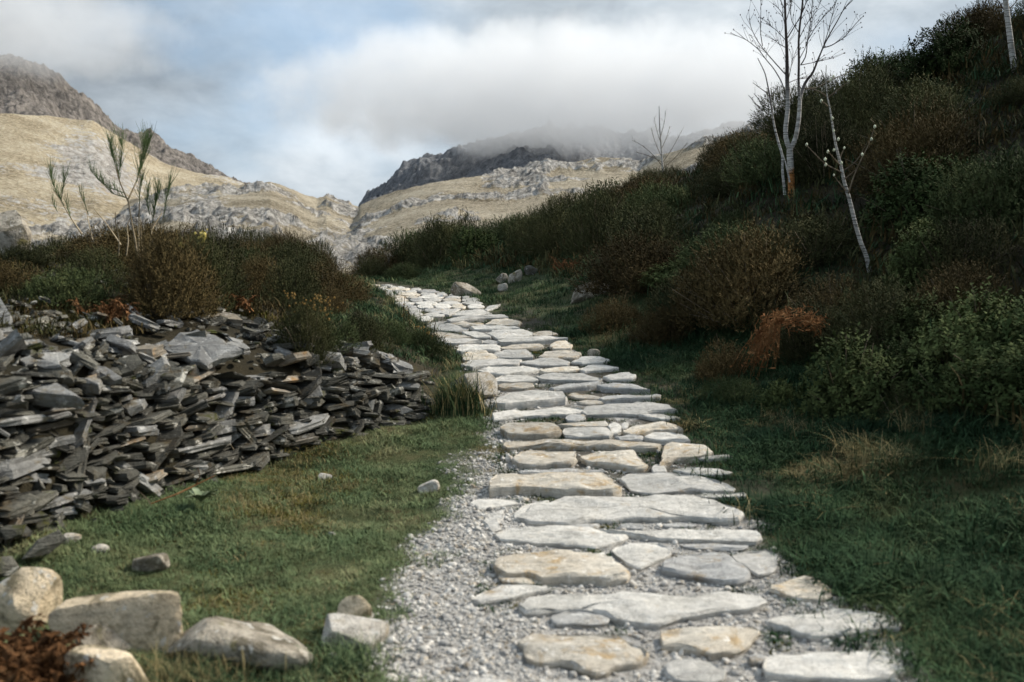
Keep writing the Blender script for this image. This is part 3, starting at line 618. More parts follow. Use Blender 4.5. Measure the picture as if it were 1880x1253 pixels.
def tuft_mesh(name, mat, n, h, spread, width, lean, seed, segs=3):
    r = np.random.default_rng(seed)
    bx, by = r.normal(0, spread, n), r.normal(0, spread, n); az = r.uniform(0, 2 * math.pi, n); ln = np.abs(r.normal(lean, lean * .5, n)); hh = h * r.uniform(.45, 1.1, n); ww = width * r.uniform(.7, 1.3, n)
    t = np.linspace(0, 1, segs + 1); V = []; 
    dx, dy = np.cos(az), np.sin(az)
    for k, tt in enumerate(t):
        off = ln * hh * tt ** 2; z = hh * tt * (1 - .35 * ln * tt); w = ww * (1 - tt) ** .7 * .5
        px, py = bx + dx * off, by + dy * off
        V.append(np.stack([np.c_[px - dy * w, py + dx * w, z], np.c_[px + dy * w, py - dx * w, z]], 1))
    V = np.stack(V, 1).reshape(n, -1, 3)  # n, (segs+1)*2, 3
    m = (segs + 1) * 2; Q = []
    for k in range(segs): Q.append(np.arange(n)[:, None] * m + np.array([2 * k, 2 * k + 1, 2 * k + 3, 2 * k + 2])[None])
    return mesh(name, V.reshape(-1, 3), quads=np.concatenate(Q), mat=mat)
def slope_rot(x, y, amt=.5):
    e = .05; gx_ = (ground_z(x + e, y, False) - ground_z(x - e, y, False)) / (2 * e); gy_ = (ground_z(x, y + e, False) - ground_z(x, y - e, False)) / (2 * e)
    return np.stack([np.arctan(gy_) * amt, -np.arctan(gx_) * amt, rng.uniform(0, 2 * math.pi, len(x))], 1)
_B = None
def ico(sub):
    bm = bmesh.new(); bmesh.ops.create_icosphere(bm, subdivisions=sub, radius=1); bm.verts.ensure_lookup_table()
    V = np.array([v.co for v in bm.verts]); T = np.array([[v.index for v in f.verts] for f in bm.faces]); bm.free(); return V, T
ICO = {k: ico(k) for k in (1, 2, 3, 4)}
def rock_verts(dims, seed, sub=4, box=3.2, cuts=9, rough=.05, lo=.52, hi=.92):
    V, T = ICO[sub]; V = V.copy(); r = np.random.default_rng(seed)
    V /= (np.abs(V) ** box).sum(1)[:, None] ** (1 / box)
    for _ in range(cuts):
        n = r.normal(size=3); n /= np.linalg.norm(n); s = (V @ n).max() * r.uniform(lo, hi); V -= np.clip(V @ n - s, 0, None)[:, None] * n[None] * .92
    V /= np.abs(V).max(0)[None]; V *= np.asarray(dims) / 2
    L_ = max(dims); o = seed * 3.7
    nn = V / (np.linalg.norm(V, axis=1)[:, None] + 1e-9)
    d = fbm(V[:, 0] / L_ * 3 + o, V[:, 1] / L_ * 3, V[:, 2] / L_ * 3, oct=5 if sub > 3 else 3, seed=seed, gain=.55)
    return V + nn * (d * rough * .7 * L_)[:, None], T
M['pebble'] = mat_rock('pebble', (.53, .515, .49), (.43, .415, .39), (.35, .29, .21), (.64, .63, .60), scale=2.0, bump=.3, var=.45, cracks=False)
peb = []
for k in range(8):
    V, T = rock_verts((1, .8 + .2 * (k % 2), .55), 300 + k, sub=1 if k < 5 else 2, cuts=4, rough=.06); peb.append(mesh('pebble', V, T, smooth=False, mat=M['pebble']))
def sample_px_area(n, xr, yr):
    return rng.uniform(*xr, n), rng.uniform(*yr, n)
# gravel over the trodden strip and in the joints
x, y = sample_px_area(190000, (-1.6, 2.2), (3.0, 14.0)); keep = rng.uniform(size=len(x)) < gravel_mask(x, y) * np.interp(y, [3, 8, 14], [1, .8, .5]); x, y = x[keep], y[keep]
left_strip = (x - path_x(y)) < -.62
keep = (left_strip | (rng.uniform(size=len(x)) < np.interp(y, [4.2, 5.5, 7, 9], [.6, .35, .16, .07]))) & ~on_stone(x, y, 1.0); x, y = x[keep], y[keep]
sz = np.clip(rng.lognormal(math.log(.0125), .55, len(x)), .004, .05)
scatter('gravel', 'loose pale grey gravel along the left of the paving and in its joints', np.c_[x, y, ground_z(x, y) + sz * .12], np.c_[rng.normal(0, .35, len(x)), rng.normal(0, .35, len(x)), rng.uniform(0, 6.28, len(x))], sz, peb, 'gravel')

# ------------------------------------------------------------------ slate wall and rubble heap
def slab_unit(seed, mat, irregular=1.0):
    r = np.random.default_rng(seed); n = int(r.integers(4, 8)); an = np.sort((np.arange(n) + r.uniform(-.32, .32, n)) / n * 2 * math.pi)
    base = np.stack([np.cos(an), np.sin(an)], 1) * r.uniform(.62, 1.15, n)[:, None]; R = []
    for z, s in ((-.5, .96), (-.15, 1.05), (.1, .97), (.5, .95)):
        P = base * s + r.normal(0, .05 * irregular, (n, 2)); R.append(np.c_[P, z + r.normal(0, .07, n)])
    V = np.concatenate(R + [[[0, 0, -.5]], [[r.uniform(-.2, .2), r.uniform(-.2, .2), .5 + r.uniform(-.05, .12)]]]); i = np.arange(n); j = (i + 1) % n
    Q = np.concatenate([np.stack([k * n + i, k * n + j, (k + 1) * n + j, (k + 1) * n + i], 1) for k in range(3)])
    T = np.concatenate([np.stack([j, i, np.full(n, 4 * n)], 1), np.stack([3 * n + i, 3 * n + j, np.full(n, 4 * n + 1)], 1)])
    return mesh('slate_stone', V, T, Q, False, mat)
SLABS = {'slate': [slab_unit(k, M['slate']) for k in range(22)], 'slate_pale': [slab_unit(40 + k, M['slate_pale']) for k in range(10)], 'slate_brown': [slab_unit(60 + k, M['slate_brown']) for k in range(6)]}
wl = FOOT[1:9]; wd = np.r_[0, np.cumsum(np.linalg.norm(np.diff(wl, axis=0), axis=1))]; WL = wd[6] - .05
def wall_at(a):
    p = np.array([np.interp(a, wd, wl[:, 0]), np.interp(a, wd, wl[:, 1])]); q = np.array([np.interp(a + .05, wd, wl[:, 0]), np.interp(a + .05, wd, wl[:, 1])])
    t = (q - p) / (np.linalg.norm(q - p) + 1e-9); return p, t, np.array([-t[1], t[0]]), np.interp(a, wd, WALL_H[1:9])
r3 = random.Random(12)
def put(lst, loc, rz, tilt, roll, dims, key):
    m = Matrix.Translation(loc) @ Matrix.Rotation(rz, 4, 'Z') @ Matrix.Rotation(roll, 4, 'Y') @ Matrix.Rotation(tilt, 4, 'X') @ Matrix.Diagonal((dims[0] / 2, dims[1] / 2, dims[2], 1))
    d = max(2.0, (Vector(loc) - Vector(EYE)).length); lst.append((dims[0] * (dims[2] + dims[1] * .3) / d ** 2, m, r3.choice(SLABS[key])))
def realise(parent, lst, limit, name, stuff_name):
    lst.sort(key=lambda t: -t[0]); inv = Matrix.Translation(-parent.location)
    for _, m, me in lst[:limit]:
        o = obj(name, me, parent); o.matrix_basis = inv @ m
    rest = lst[limit:]
    if rest:
        P = Parts()
        for _, m, me in rest:
            V = np.empty(len(me.vertices) * 3, np.float32); me.vertices.foreach_get('co', V); V = V.reshape(-1, 3)
            A = np.array(inv @ m); Vw = V @ A[:3, :3].T + A[:3, 3]; P.add(Vw, T=[p.vertices[:] for p in me.polygons if len(p.vertices) == 3], Q=[p.vertices[:] for p in me.polygons if len(p.vertices) == 4])
        tag(obj(stuff_name, P.build(stuff_name, M['slate']), parent), kind='stuff')
face = []; h = -.03
while h < .98:
    th = r3.uniform(.018, .05); a = 1.3 + r3.uniform(0, .2)
    while a < WL:
        p, t, nl, H = wall_at(a); w = (r3.uniform(.10, .30) if r3.random() < .7 else r3.uniform(.28, .5)) * (1.0 if a < WL - 1.2 else .8)
        if h < H + r3.uniform(-.06, .03):
            dep = r3.uniform(.2, .36); tt = th * (r3.uniform(.6, 1.4) if r3.random() < .94 else r3.uniform(1.5, 2.3))
            c = p + t * w * .5 + nl * (dep * .42 - .04 + .30 * h + r3.uniform(-.06, .06)); gz = ground_z(p[0], p[1], False)
            dip = r3.gauss(.04, .15) - (.16 if a < 3.2 else 0) * max(0, 1 - h)
            if r3.random() < .13: dip += r3.choice([-.7, .6])
            key = r3.choices(['slate', 'slate_pale', 'slate_brown'], [.70, .22, .08])[0]
            put(face, (c[0], c[1], float(gz) + h + tt * .5 + r3.uniform(-.015, .015)), math.atan2(t[1], t[0]) + r3.gauss(0, .28), r3.gauss(-.05, .17), dip, (w * 1.12, dep, tt), key)
        a += w * r3.uniform(.82, 1.02)
    h += th * .86
wp = wall_at(3.0)[0]
wall = thing('dry_stone_wall', 'tumbledown dark slate dry stone wall along the left of the lawn', 'wall', (wp[0], wp[1], float(ground_z(wp[0], wp[1]))))
realise(wall, face, 290, 'slate_stone', 'slate_fill')
heap_l = []
def bank_pt(a, s):
    p, t, nl, H = wall_at(a); q = p + nl * s; return q, t
for k in range(1250):
    a = r3.uniform(1.0, WL + .1) if k < 800 else r3.uniform(1.2, 4.2); s = .22 + abs(r3.gauss(0, .85)); 
    if a > WL - 1.0: s = min(s, .22 + abs(r3.gauss(0, .25)))
    q, t = bank_pt(a, s); big = r3.random() < .22
    w = r3.uniform(.16, .38) if big and s < 1.2 else r3.uniform(.04, .14); dep = w * r3.uniform(.45, .9); tt = w * r3.uniform(.10, .26)
    z = float(ground_z(q[0], q[1], False)) + tt * .3 + r3.uniform(0, .05)
    key = r3.choices(['slate', 'slate_pale', 'slate_brown'], [.40, .50, .10])[0]
    put(heap_l, (q[0], q[1], z), r3.uniform(0, 6.28), r3.gauss(-.12, .3), r3.gauss(0, .3), (w, dep, tt), key)
hp = bank_pt(3.5, .8)[0]
heap = thing('slate_heap', 'heap of loose grey slate rubble spilled on the bank above the dry stone wall', 'rubble', (hp[0], hp[1], float(ground_z(hp[0], hp[1]))))
realise(heap, heap_l, 285, 'slate_stone', 'slate_chips')
def traced_slab(poly, normal, thick, mat, parent, lift=.06, name='slate_stone', label=None, seed=1):
    poly = np.array(poly, float); c = hit(*poly.mean(0), lift); n = np.array(normal, float); n /= np.linalg.norm(n)
    W = []
    for u, v in poly:
        d = ray(u, v); W.append(EYE + d * (((c - EYE) @ n) / (d @ n)))
    W = np.array(W); r = np.random.default_rng(seed)
    seg = []
    for i in range(len(W)):
        a, b = W[i], W[(i + 1) % len(W)]; L_ = np.linalg.norm(b - a); k = max(1, int(L_ / .06))
        for j in range(k): seg.append(a + (b - a) * j / k + (r.normal(0, .006, 3) if j else 0))
    W = np.array(seg); cen = W.mean(0); m = len(W); R = []
    for off, s in ((0.004, .93), (-.004, 1.0), (-.45 * thick, 1.03), (-thick, .95)):
        P = cen + (W - cen) * s + n * off + r.normal(0, .004, W.shape); R.append(P)
    V = np.concatenate(R + [[cen + n * (.012 + r.uniform(0, .01))], [cen - n * thick]]); i = np.arange(m); j = (i + 1) % m
    Q = np.concatenate([np.stack([k * m + i, k * m + j, (k + 1) * m + j, (k + 1) * m + i], 1) for k in range(3)])
    T = np.concatenate([np.stack([j, i, np.full(m, 4 * m)], 1), np.stack([3 * m + i, 3 * m + j, np.full(m, 4 * m + 1)], 1)])
    if np.cross(W[1] - W[0], W[2] - W[1]) @ n > 0: Q = Q[:, ::-1]; 
    me = mesh(name, V - np.array(parent.location), T, Q, False, M[mat])
    bm = bmesh.new(); bm.from_mesh(me); bmesh.ops.recalc_face_normals(bm, faces=bm.faces); bm.to_mesh(me); bm.free()
    o = obj(name, me, parent)
    if label: o['label'] = label
    return o
for k, (poly, nrm, th, mt, par, lift, lab) in enumerate([
    ([(293,638),(330,612),(362,605),(400,618),(443,643),(405,655),(380,670),(350,662),(320,648)], (.08,-.45,.88), .06, 'slate_pale', heap, .12, 'broad flat grey slab lying on top of the heap'),
    ([(-40,698),(60,696),(105,702),(140,720),(150,730),(90,724),(30,719),(-40,718)], (.04,-.42,.9), .09, 'slate_pale', wall, .14, 'long pale capping stone at the left end of the wall'),
    ([(140,677),(165,671),(195,674),(222,692),(208,697),(170,689)], (0,-.5,.85), .05, 'slate_pale', heap, .09, None),
    ([(236,694),(260,676),(300,655),(307,668),(285,690),(268,706),(245,704)], (-.2,-.72,.62), .07, 'slate_pale', heap, .12, None),
    ([(337,702),(342,682),(358,669),(367,690),(362,715),(350,734),(338,726)], (.2,-.95,.25), .05, 'slate_brown', wall, .16, 'tan brown slate stood on end in the wall'),
    ([(268,727),(290,706),(320,698),(338,712),(325,730),(300,738),(280,737)], (0,-.7,.7), .06, 'slate_pale', heap, .12, None),
    ([(390,793),(410,762),(442,782),(430,798),(412,813)], (.15,-.97,.1), .07, 'slate_brown', wall, .10, None),
    ([(78,708),(90,695),(117,692),(124,710),(110,715)], (0,-.6,.8), .05, 'slate_pale', heap, .20, None),
    ([(120,696),(150,694),(187,697),(181,708),(150,703)], (0,-.3,.95), .06, 'slate_pale', heap, .14, None),
    ([(35,682),(60,668),(110,667),(130,680),(132,693),(90,693),(45,691)], (0,-.6,.8), .08, 'slate', heap, .10, None),
    ([(52,668),(65,660),(105,659),(112,672),(80,675)], (0,-.5,.85), .05, 'slate_pale', heap, .09, None),
    ([(213,662),(225,655),(255,652),(262,668),(245,681),(218,691)], (.1,-.75,.6), .09, 'slate', heap, .10, None),
    ([(218,744),(235,735),(268,732),(262,742),(235,753)], (0,-.5,.85), .05, 'slate_pale', wall, .12, None),
    ([(0,947),(20,918),(55,905),(72,915),(60,946),(10,962)], (.45,-.85,.25), .08, 'slate', wall, .08, None),
    ([(0,972),(15,962),(47,964),(40,982),(10,990)], (.4,-.8,.4), .07, 'slate', wall, .07, None),
    ([(-10,1024),(20,1021),(34,1040),(20,1054),(-10,1057)], (.4,-.8,.4), .1, 'slate', wall, .06, None),
    ([(40,1027),(70,995),(110,974),(122,990),(90,1017)], (.45,-.85,.25), .08, 'slate', wall, .05, None),
    ([(523,737),(545,716),(585,705),(593,725),(570,743),(540,743)], (.2,-.9,.4), .08, 'slate_pale', wall, .08, None),
    ([(605,702),(630,692),(659,700),(640,712),(612,711)], (.2,-.6,.75), .05, 'slate_pale', wall, .07, None),
    ([(735,693),(750,686),(775,688),(779,700),(745,704)], (.2,-.8,.5), .06, 'slate_pale', wall, .05, None),
    ([(645,746),(665,738),(688,735),(686,753),(660,758)], (.25,-.95,.1), .06, 'slate_pale', wall, .06, None),
    ([(690,743),(720,740),(759,752),(740,761),(700,753)], (.25,-.9,.3), .05, 'slate_pale', wall, .05, None),
]): traced_slab(poly, nrm, th, mt, par, lift + .055, label=lab, seed=500 + k)

# ------------------------------------------------------------------ boulders and loose stones
def boulder(name, label, bb, mat, seed, depth=.8, sink=.18, rz=0.0, tilt=0.0, box=3.2, rough=.04, cuts=9, cat='boulder', group=None, tiltx=0.0, off=0.0, sub=4):
    """bb: left, top, right, bottom as seen; the stone stands on the ground at its bottom edge"""
    l, t, r_, b = bb; c = hit((l + r_) / 2, b, off); k = c[1] / FOC; w = (r_ - l) * k; hgt = (b - t) * k; dp = w * depth
    hgt *= (1.0 if l < 0 else .82) if w > .25 else .9; V, T = rock_verts((w * 1.04, dp, hgt * (1 + sink) * 1.04), seed, sub, box, cuts, rough)
    R = np.array((Matrix.Rotation(rz, 3, 'Z') @ Matrix.Rotation(tilt, 3, 'Y') @ Matrix.Rotation(tiltx, 3, 'X'))); V = V @ R.T
    V[:, 2] += hgt * (.5 - sink * .5) - .0
    loc = (c[0], c[1] + dp * .42, c[2])
    o = obj(name, mesh(name, V, T, smooth=True, mat=M[mat], sharp=22), None, loc); return tag(o, label, cat, group)
boulder('boulder', 'tall rounded tan boulder cut by the left edge of the picture', (-70, 1052, 82, 1172), 'boulder', 11, .8, .2, .2, 0, 3.5, .05)
boulder('boulder', 'long straight-topped tan boulder slab behind the others on the lawn', (92, 1084, 328, 1196), 'boulder', 23, .35, .22, .05, -.10, 9, .025, 5)
boulder('boulder', 'wide mottled grey-brown boulder sunk in grass beside the long tan slab', (242, 1138, 566, 1232), 'boulder_grey', 31, .5, .3, .0, .14, 3.4, .045, 14)
boulder('boulder', 'square-cornered tan boulder at the bottom left behind a grass clump', (112, 1184, 268, 1290), 'boulder', 47, .6, .2, -.2, .06, 8.0, .03, 8)
boulder('boulder', 'smooth whitish boulder in the grass left of the gravel', (553, 1130, 708, 1196), 'boulder_white', 52, .6, .25, .1, -.05, 2.6, .04, 8)
boulder('boulder', 'small grey boulder wedged between the tan boulders', (138, 1150, 238, 1204), 'boulder_grey', 61, .7, .2, .3, .05, 2.6, .05, 8)
boulder('stone', 'small tan stone standing behind the smooth whitish boulder', (618, 1094, 684, 1142), 'boulder', 73, .5, .2, .2, .1, 3.2, .05, 8, cat='stone')
boulder('stone', 'flat moss-edged slab tilted in the lawn below the wall', (228, 1022, 306, 1050), 'boulder_grey', 85, .45, .3, -.3, -.25, 4.5, .04, 6, cat='stone')
boulder('boulder', 'big rounded cream boulder behind the rush tuft at the wall end', (818, 670, 912, 738), 'boulder_white', 97, .8, .2, .1, 0, 2.5, .04, 8)
boulder('boulder', 'angular lichen-spotted boulder above the right part of the slate heap', (506, 588, 594, 652), 'boulder_grey', 102, .7, .25, .3, .1, 3.2, .07, 11)
boulder('boulder', 'slanting grey-brown boulder in the grass right of the paving', (828, 514, 882, 546), 'boulder_grey', 113, .5, .3, .2, .45, 3.6, .05, 9)
boulder('boulder', 'leaning pale grey boulder at the heather edge right of the path bend', (1040, 513, 1112, 552), 'boulder_grey', 121, .6, .25, -.1, -.35, 3.4, .05, 9)
boulder('stone', 'flat pale stone beside the leaning grey boulder', (1090, 518, 1124, 538), 'boulder_white', 125, .8, .3, .2, 0, 3, .04, 7, cat='stone', sub=3)
boulder('stone', 'narrow upright dark-and-white rock in the crag by the path bend', (934, 488, 958, 520), 'boulder_grey', 131, .7, .2, .1, .15, 3.4, .07, 9, cat='stone', sub=3)
boulder('stone', 'dark slate lump right of the upright rock at the path bend', (962, 484, 990, 506), 'slate', 133, .8, .2, .1, .1, 3, .07, 9, cat='stone', sub=3)
boulder('stone', 'small white stone at the foot of the crag by the path bend', (914, 518, 932, 536), 'boulder_white', 137, .8, .2, .1, .1, 3, .05, 9, cat='stone', sub=3)
boulder('stone', 'lichen-white rock just above the small white stone by the path bend', (910, 500, 932, 520), 'boulder_grey', 139, .8, .2, .1, .1, 3, .07, 9, cat='stone', sub=3)
boulder('stone', 'flat dark slate ledge among heather on the right slope', (1136, 478, 1182, 504), 'slate', 141, .8, .2, .1, -.15, 4, .07, 9, cat='stone', sub=3)
boulder('stone', 'dark wet rock high among heather left of the rust fern', (1148, 446, 1180, 468), 'slate', 143, .8, .2, .1, -.15, 3, .07, 9, cat='stone', sub=3)
boulder('stone', 'blue-grey stone in the grass at the right edge of the paving', (1078, 640, 1102, 656), 'path_grey' if False else 'boulder_grey', 147, .8, .2, .1, .1, 3, .05, 8, cat='stone', sub=3)
for k, (u0, v0, u1, v1, lab) in enumerate([(583, 868, 610, 882, 'small flat grey stone lying in the middle of the lawn'), (600, 976, 616, 986, 'tiny white stone in the lawn near the gravel'), (924, 836, 942, 850, 'small white stone left of the paving among gravel'), (766, 880, 806, 908, 'low pale stone half buried at the gravel edge of the lawn'), (110, 978, 144, 1002, 'white-topped slate chip at the foot of the wall'), (165, 1000, 196, 1016, 'thin slate sliver in the grass below the wall')]):
    boulder('stone', lab, (u0, v0, u1, v1), 'boulder_white' if k != 6 else 'slate_pale', 160 + k, .8, .25, .1 * k, 0, 2.8, .05, 7, cat='stone', sub=3)
boulder('rock_outcrop', 'pale streaked rock outcrop behind the heather at the left edge', (-60, 372, 48, 470), 'boulder_grey', 171, .8, .2, .1, .15, 3.2, .06, 10, cat='outcrop')

# ------------------------------------------------------------------ grass
LAWN = [tuft_mesh('grass_tuft', M['lawn'], 24, .05, .036, .0046, 1.15, k) for k in range(6)]
LAWN += [tuft_mesh('grass_tuft', M['straw'], 16, .05, .03, .0038, 1.1, 20), tuft_mesh('grass_tuft', M['moss'], 24, .035, .034, .005, 1.1, 21)]
VERGE = [tuft_mesh('grass_tuft', M['verge'], 30, .10, .06, .0065, 1.2, 30 + k, 3) for k in range(6)] + [tuft_mesh('grass_tuft', M['straw'], 18, .10, .04, .0045, 1.2, 44, 3)]
SHORT = [tuft_mesh('grass_tuft', M['verge'], 26, .075, .04, .005, .8, 50 + k) for k in range(5)] + [tuft_mesh('grass_tuft', M['lawn'], 24, .08, .04, .005, .8, 57)]
def grass(name, label, n, xr, yr, keepf, variants, s0, s1, amt=.5, dry=0, dry_lo=.12):
    x, y = rng.uniform(*xr, n), rng.uniform(*yr, n); k = keepf(x, y); x, y = x[k], y[k]; nv = len(variants); pick = rng.integers(0, nv - dry if dry else nv, len(x))
    if dry:   # the last `dry` variants stand in patches of their own
        pr_ = smooth01((fbm(x * 1.3, y * 1.3, seed=63) - dry_lo) / .3) * .75 + .05; pick = np.where(rng.uniform(size=len(x)) < pr_, rng.integers(nv - dry, nv, len(x)), pick)
    return scatter(name, label, np.c_[x, y, ground_z(x, y) - .006], slope_rot(x, y, amt), rng.uniform(s0, s1, len(x)) * (1 + .7 * fbm(x * 2.1, y * 2.1, seed=61)), variants, 'grass', pick)
def lawn_keep(x, y):
    s, p = foot_coords(x, y); c = x - path_x(y)
    return (s < .06) & (c < -.5) & (rng.uniform(size=len(x)) > gravel_mask(x, y) * 1.03 + .0) & (fbm(x * 3, y * 3, seed=66) > -.55)
grass('lawn_grass', 'short green and straw grass between the slate wall and the gravel', 22000, (-4.2, .6), (2.4, 10.5), lawn_keep, LAWN, .7, 1.35, dry=2, dry_lo=.03)
def verge_keep(x, y):
    r = x - path_x(y) - path_hw(y); ok = (r > -.30 + .22 * fbm(x * 3, y * 3, seed=67)) & (r < np.interp(y, [2, 6, 9, 13], [4.2, 3.6, 2.6, 2.0])) & ~on_stone(x, y, 1.02)
    return ok & (rng.uniform(size=len(x)) < smooth01((r + .3) / .5) * .7 + .3)
grass('verge_grass', 'long dark green grass on the slope right of the paving', 19000, (.2, 6.5), (2.2, 13.5), verge_keep, VERGE, .55, 1.45, .7, dry=1, dry_lo=.2)
def far_keep(x, y):
    r = x - path_x(y) - path_hw(y); s, p = foot_coords(x, y)
    return ((r > -.1) & (r < 3.2)) & ~on_stone(x, y, 1.02)
grass('upper_grass', 'green grass beside the upper paving on its right', 15000, (-9, 5), (11, 31), far_keep, SHORT, .9, 1.9)
def bank_keep(x, y):
    s, p = foot_coords(x, y); return (s > -.25) & (s < 1.6) & (p > 7.6) & (p < 13.2) & ~on_stone(x, y, 1.02)
grass('bank_grass', 'tufted grass on the bank end left of the upper paving', 14000, (-9, .5), (8.5, 29), bank_keep, SHORT + [tuft_mesh('grass_tuft', M['straw'], 22, .12, .04, .004, .8, 71)], .9, 2.0)
def joint_keep(x, y):
    return (np.abs(x - path_x(y)) < path_hw(y)) & ~on_stone(x, y, 1.0) & (fbm(x * 2.5, y * 2.5, seed=81) > np.interp(y, [4, 5.5, 8], [.35, .0, -.25]))
grass('joint_moss', 'moss and small grass growing in the paving joints', 22000, (-4, 2), (4, 20), joint_keep, [tuft_mesh('moss_tuft', M['verge'], 22, .03, .022, .006, .9, 90 + k, 2) for k in range(3)] + [tuft_mesh('moss_tuft', M['moss'], 24, .022, .022, .007, .9, 95, 2)], .7, 1.5)
def heap_moss(x, y):
    s, p = foot_coords(x, y); return (s > .9 + .8 * fbm(x * 1.5, y * 1.5, seed=86)) & (s < 3.2) & (p > 1.0) & (p < 7.6)
grass('bank_moss', 'brown-green moss and wispy grass at the foot of the heather above the slate', 9000, (-8, 0), (3, 13), heap_moss, [tuft_mesh('moss_tuft', M['moss'], 26, .05, .035, .006, .8, 97), tuft_mesh('moss_tuft', M['heather_dark'], 26, .07, .04, .007, .7, 98), tuft_mesh('moss_tuft', M['heather_brown'], 26, .07, .04, .007, .7, 99)], .7, 1.7)
def heath_keep(x, y):
    r = x - path_x(y) - path_hw(y); return (r > 1.6) & (r < 14)
grass('heath_cover', 'low brown and green ground cover between the hillside bushes', 15000, (-2, 16), (2.5, 34), heath_keep, [tuft_mesh('heath_tuft', M['heather_brown'], 26, .14, .07, .011, .7, 110), tuft_mesh('heath_tuft', M['heather_dark'], 26, .15, .07, .012, .7, 111), tuft_mesh('heath_tuft', M['verge'], 26, .16, .07, .009, .9, 112)], .8, 2.0)

# ------------------------------------------------------------------ bushes
def lumps(r, n, R, H):
    an = r.uniform(0, 6.28, n); d = R * r.uniform(.1, .55, n); d[0] = 0
    return np.c_[d * np.cos(an), d * np.sin(an)], R * r.uniform(.42, .68, n), H * np.r_[1.0, r.uniform(.6, .98, n - 1)]
def bush_geo(seed, R, H, n, L, leaf, wid, m, mode='needle'):
    r = np.random.default_rng(seed); k = 6; C, rad, hh = lumps(r, k, R, H)
    w = rad ** 2; idx = r.choice(k, n, p=w / w.sum())
    d = r.normal(size=(n, 3)); d[:, 2] = np.abs(d[:, 2]) - .12; d /= np.linalg.norm(d, axis=1)[:, None]
    q = np.where(r.uniform(size=n) < .8, r.uniform(.84, 1.03, n), r.uniform(.4, .85, n))
    p = np.c_[C[idx] + d[:, :2] * (rad[idx] * q)[:, None], np.clip(d[:, 2], -.05, 1) * hh[idx] * q]
    ax = d * np.array([.65, .65, .5]) + np.array([0, 0, .62]) + r.normal(0, .3, (n, 3)); ax /= np.linalg.norm(ax, axis=1)[:, None]
    LL = L * r.uniform(.55, 1.35, n); t = (np.arange(m) + .5) / m
    pos = p[:, None] + ax[:, None] * (LL[:, None] * t[None])[..., None]               # n,m,3
    rv = r.normal(size=(n, m, 3)); sd = rv - (rv * ax[:, None]).sum(-1, keepdims=True) * ax[:, None]; sd /= np.linalg.norm(sd, axis=-1, keepdims=True)
    wv = np.cross(np.broadcast_to(ax[:, None], sd.shape), sd)
    l = leaf * r.uniform(.6, 1.3, (n, m, 1)); wd_ = wid * r.uniform(.7, 1.3, (n, m, 1))
    fw = ax[:, None] * (.75 if mode == 'needle' else .45) + sd * (.65 if mode == 'needle' else .9)
    if mode == 'needle':
        V = np.stack([pos - wv * wd_, pos + wv * wd_, pos + fw * l], 2).reshape(-1, 3); T = np.arange(len(V)).reshape(-1, 3); Q = None
    else:
        mid = pos + fw * l * .5; V = np.stack([pos, mid - wv * wd_, pos + fw * l, mid + wv * wd_], 2).reshape(-1, 3); Q = np.arange(len(V)).reshape(-1, 4); T = None
    st = Parts(); sel = r.choice(n, 26)
    for i in sel:
        e = p[i]; b = np.array([e[0] * .15, e[1] * .15, -.08]); mid = (b + e) / 2 + r.normal(0, .03, 3) + np.array([0, 0, .05]); st.tube(smooth_line([b, mid, e + ax[i] * L * r.uniform(.6, 1.9)], 5), [.008, .006, .005, .0035, .002], 3)
    return V, T, Q, st
KINDS = {}
def bush_kind(key, mat, R, H, n, L, leaf, wid, m, mode='needle', variants=3, seed=0):
    KINDS[key] = []
    for k in range(variants):
        V, T, Q, st = bush_geo(seed + k, R, H, n, L, leaf, wid, m, mode); KINDS[key].append((mesh('foliage', V, T, Q, False, M[mat]), st.build('stems', M['twig'])))
bush_kind('dark', 'heather_dark', .62, .64, 2900, .12, .029, .0048, 8, variants=4, seed=200)
bush_kind('brown', 'heather_brown', .62, .60, 2900, .13, .029, .0048, 8, variants=4, seed=220)
bush_kind('green', 'heather_green', .6, .5, 2700, .12, .031, .005, 8, variants=3, seed=240)
bush_kind('leafy', 'leafy', .55, .6, 1300, .10, .042, .0095, 9, 'leaf', variants=3, seed=260)
bush_kind('leafy_dark', 'leafy_dark', .6, .6, 1400, .12, .045, .010, 8, 'leaf', variants=3, seed=280)
def bush(name, label, cat, loc, key, scale=1.0, group=None, hz=1.0, rnd=r3):
    t = thing(name, label, cat, loc, group, rnd.uniform(0, 6.28)); t.scale = (scale, scale, scale * hz)
    a, b = rnd.choice(KINDS[key]); obj('foliage', a, t); obj('stems', b, t); return t
def poisson(cands, mind, limit):
    pts = []
    for c in cands:
        md = mind(c)
        if all((c[0] - q[0]) ** 2 + (c[1] - q[1]) ** 2 > md * md for q in pts): pts.append(c)
        if len(pts) >= limit: break
    return pts
LEFT_SKY = ([-400, 0, 50, 100, 200, 300, 350, 450, 520, 560, 600, 640, 700], [440, 440, 425, 405, 388, 385, 385, 390, 408, 424, 448, 488, 530])
RIGHT_SKY = ([640, 660, 700, 760, 850, 900, 950, 1000, 1080, 1150, 1250, 1300, 1350, 1400, 1450, 1480, 1540, 1600, 1650, 1700, 1750, 2100], [480, 450, 405, 388, 368, 352, 366, 362, 318, 304, 288, 262, 224, 212, 185, 138, 105, 68, 48, 18, -2, -140])
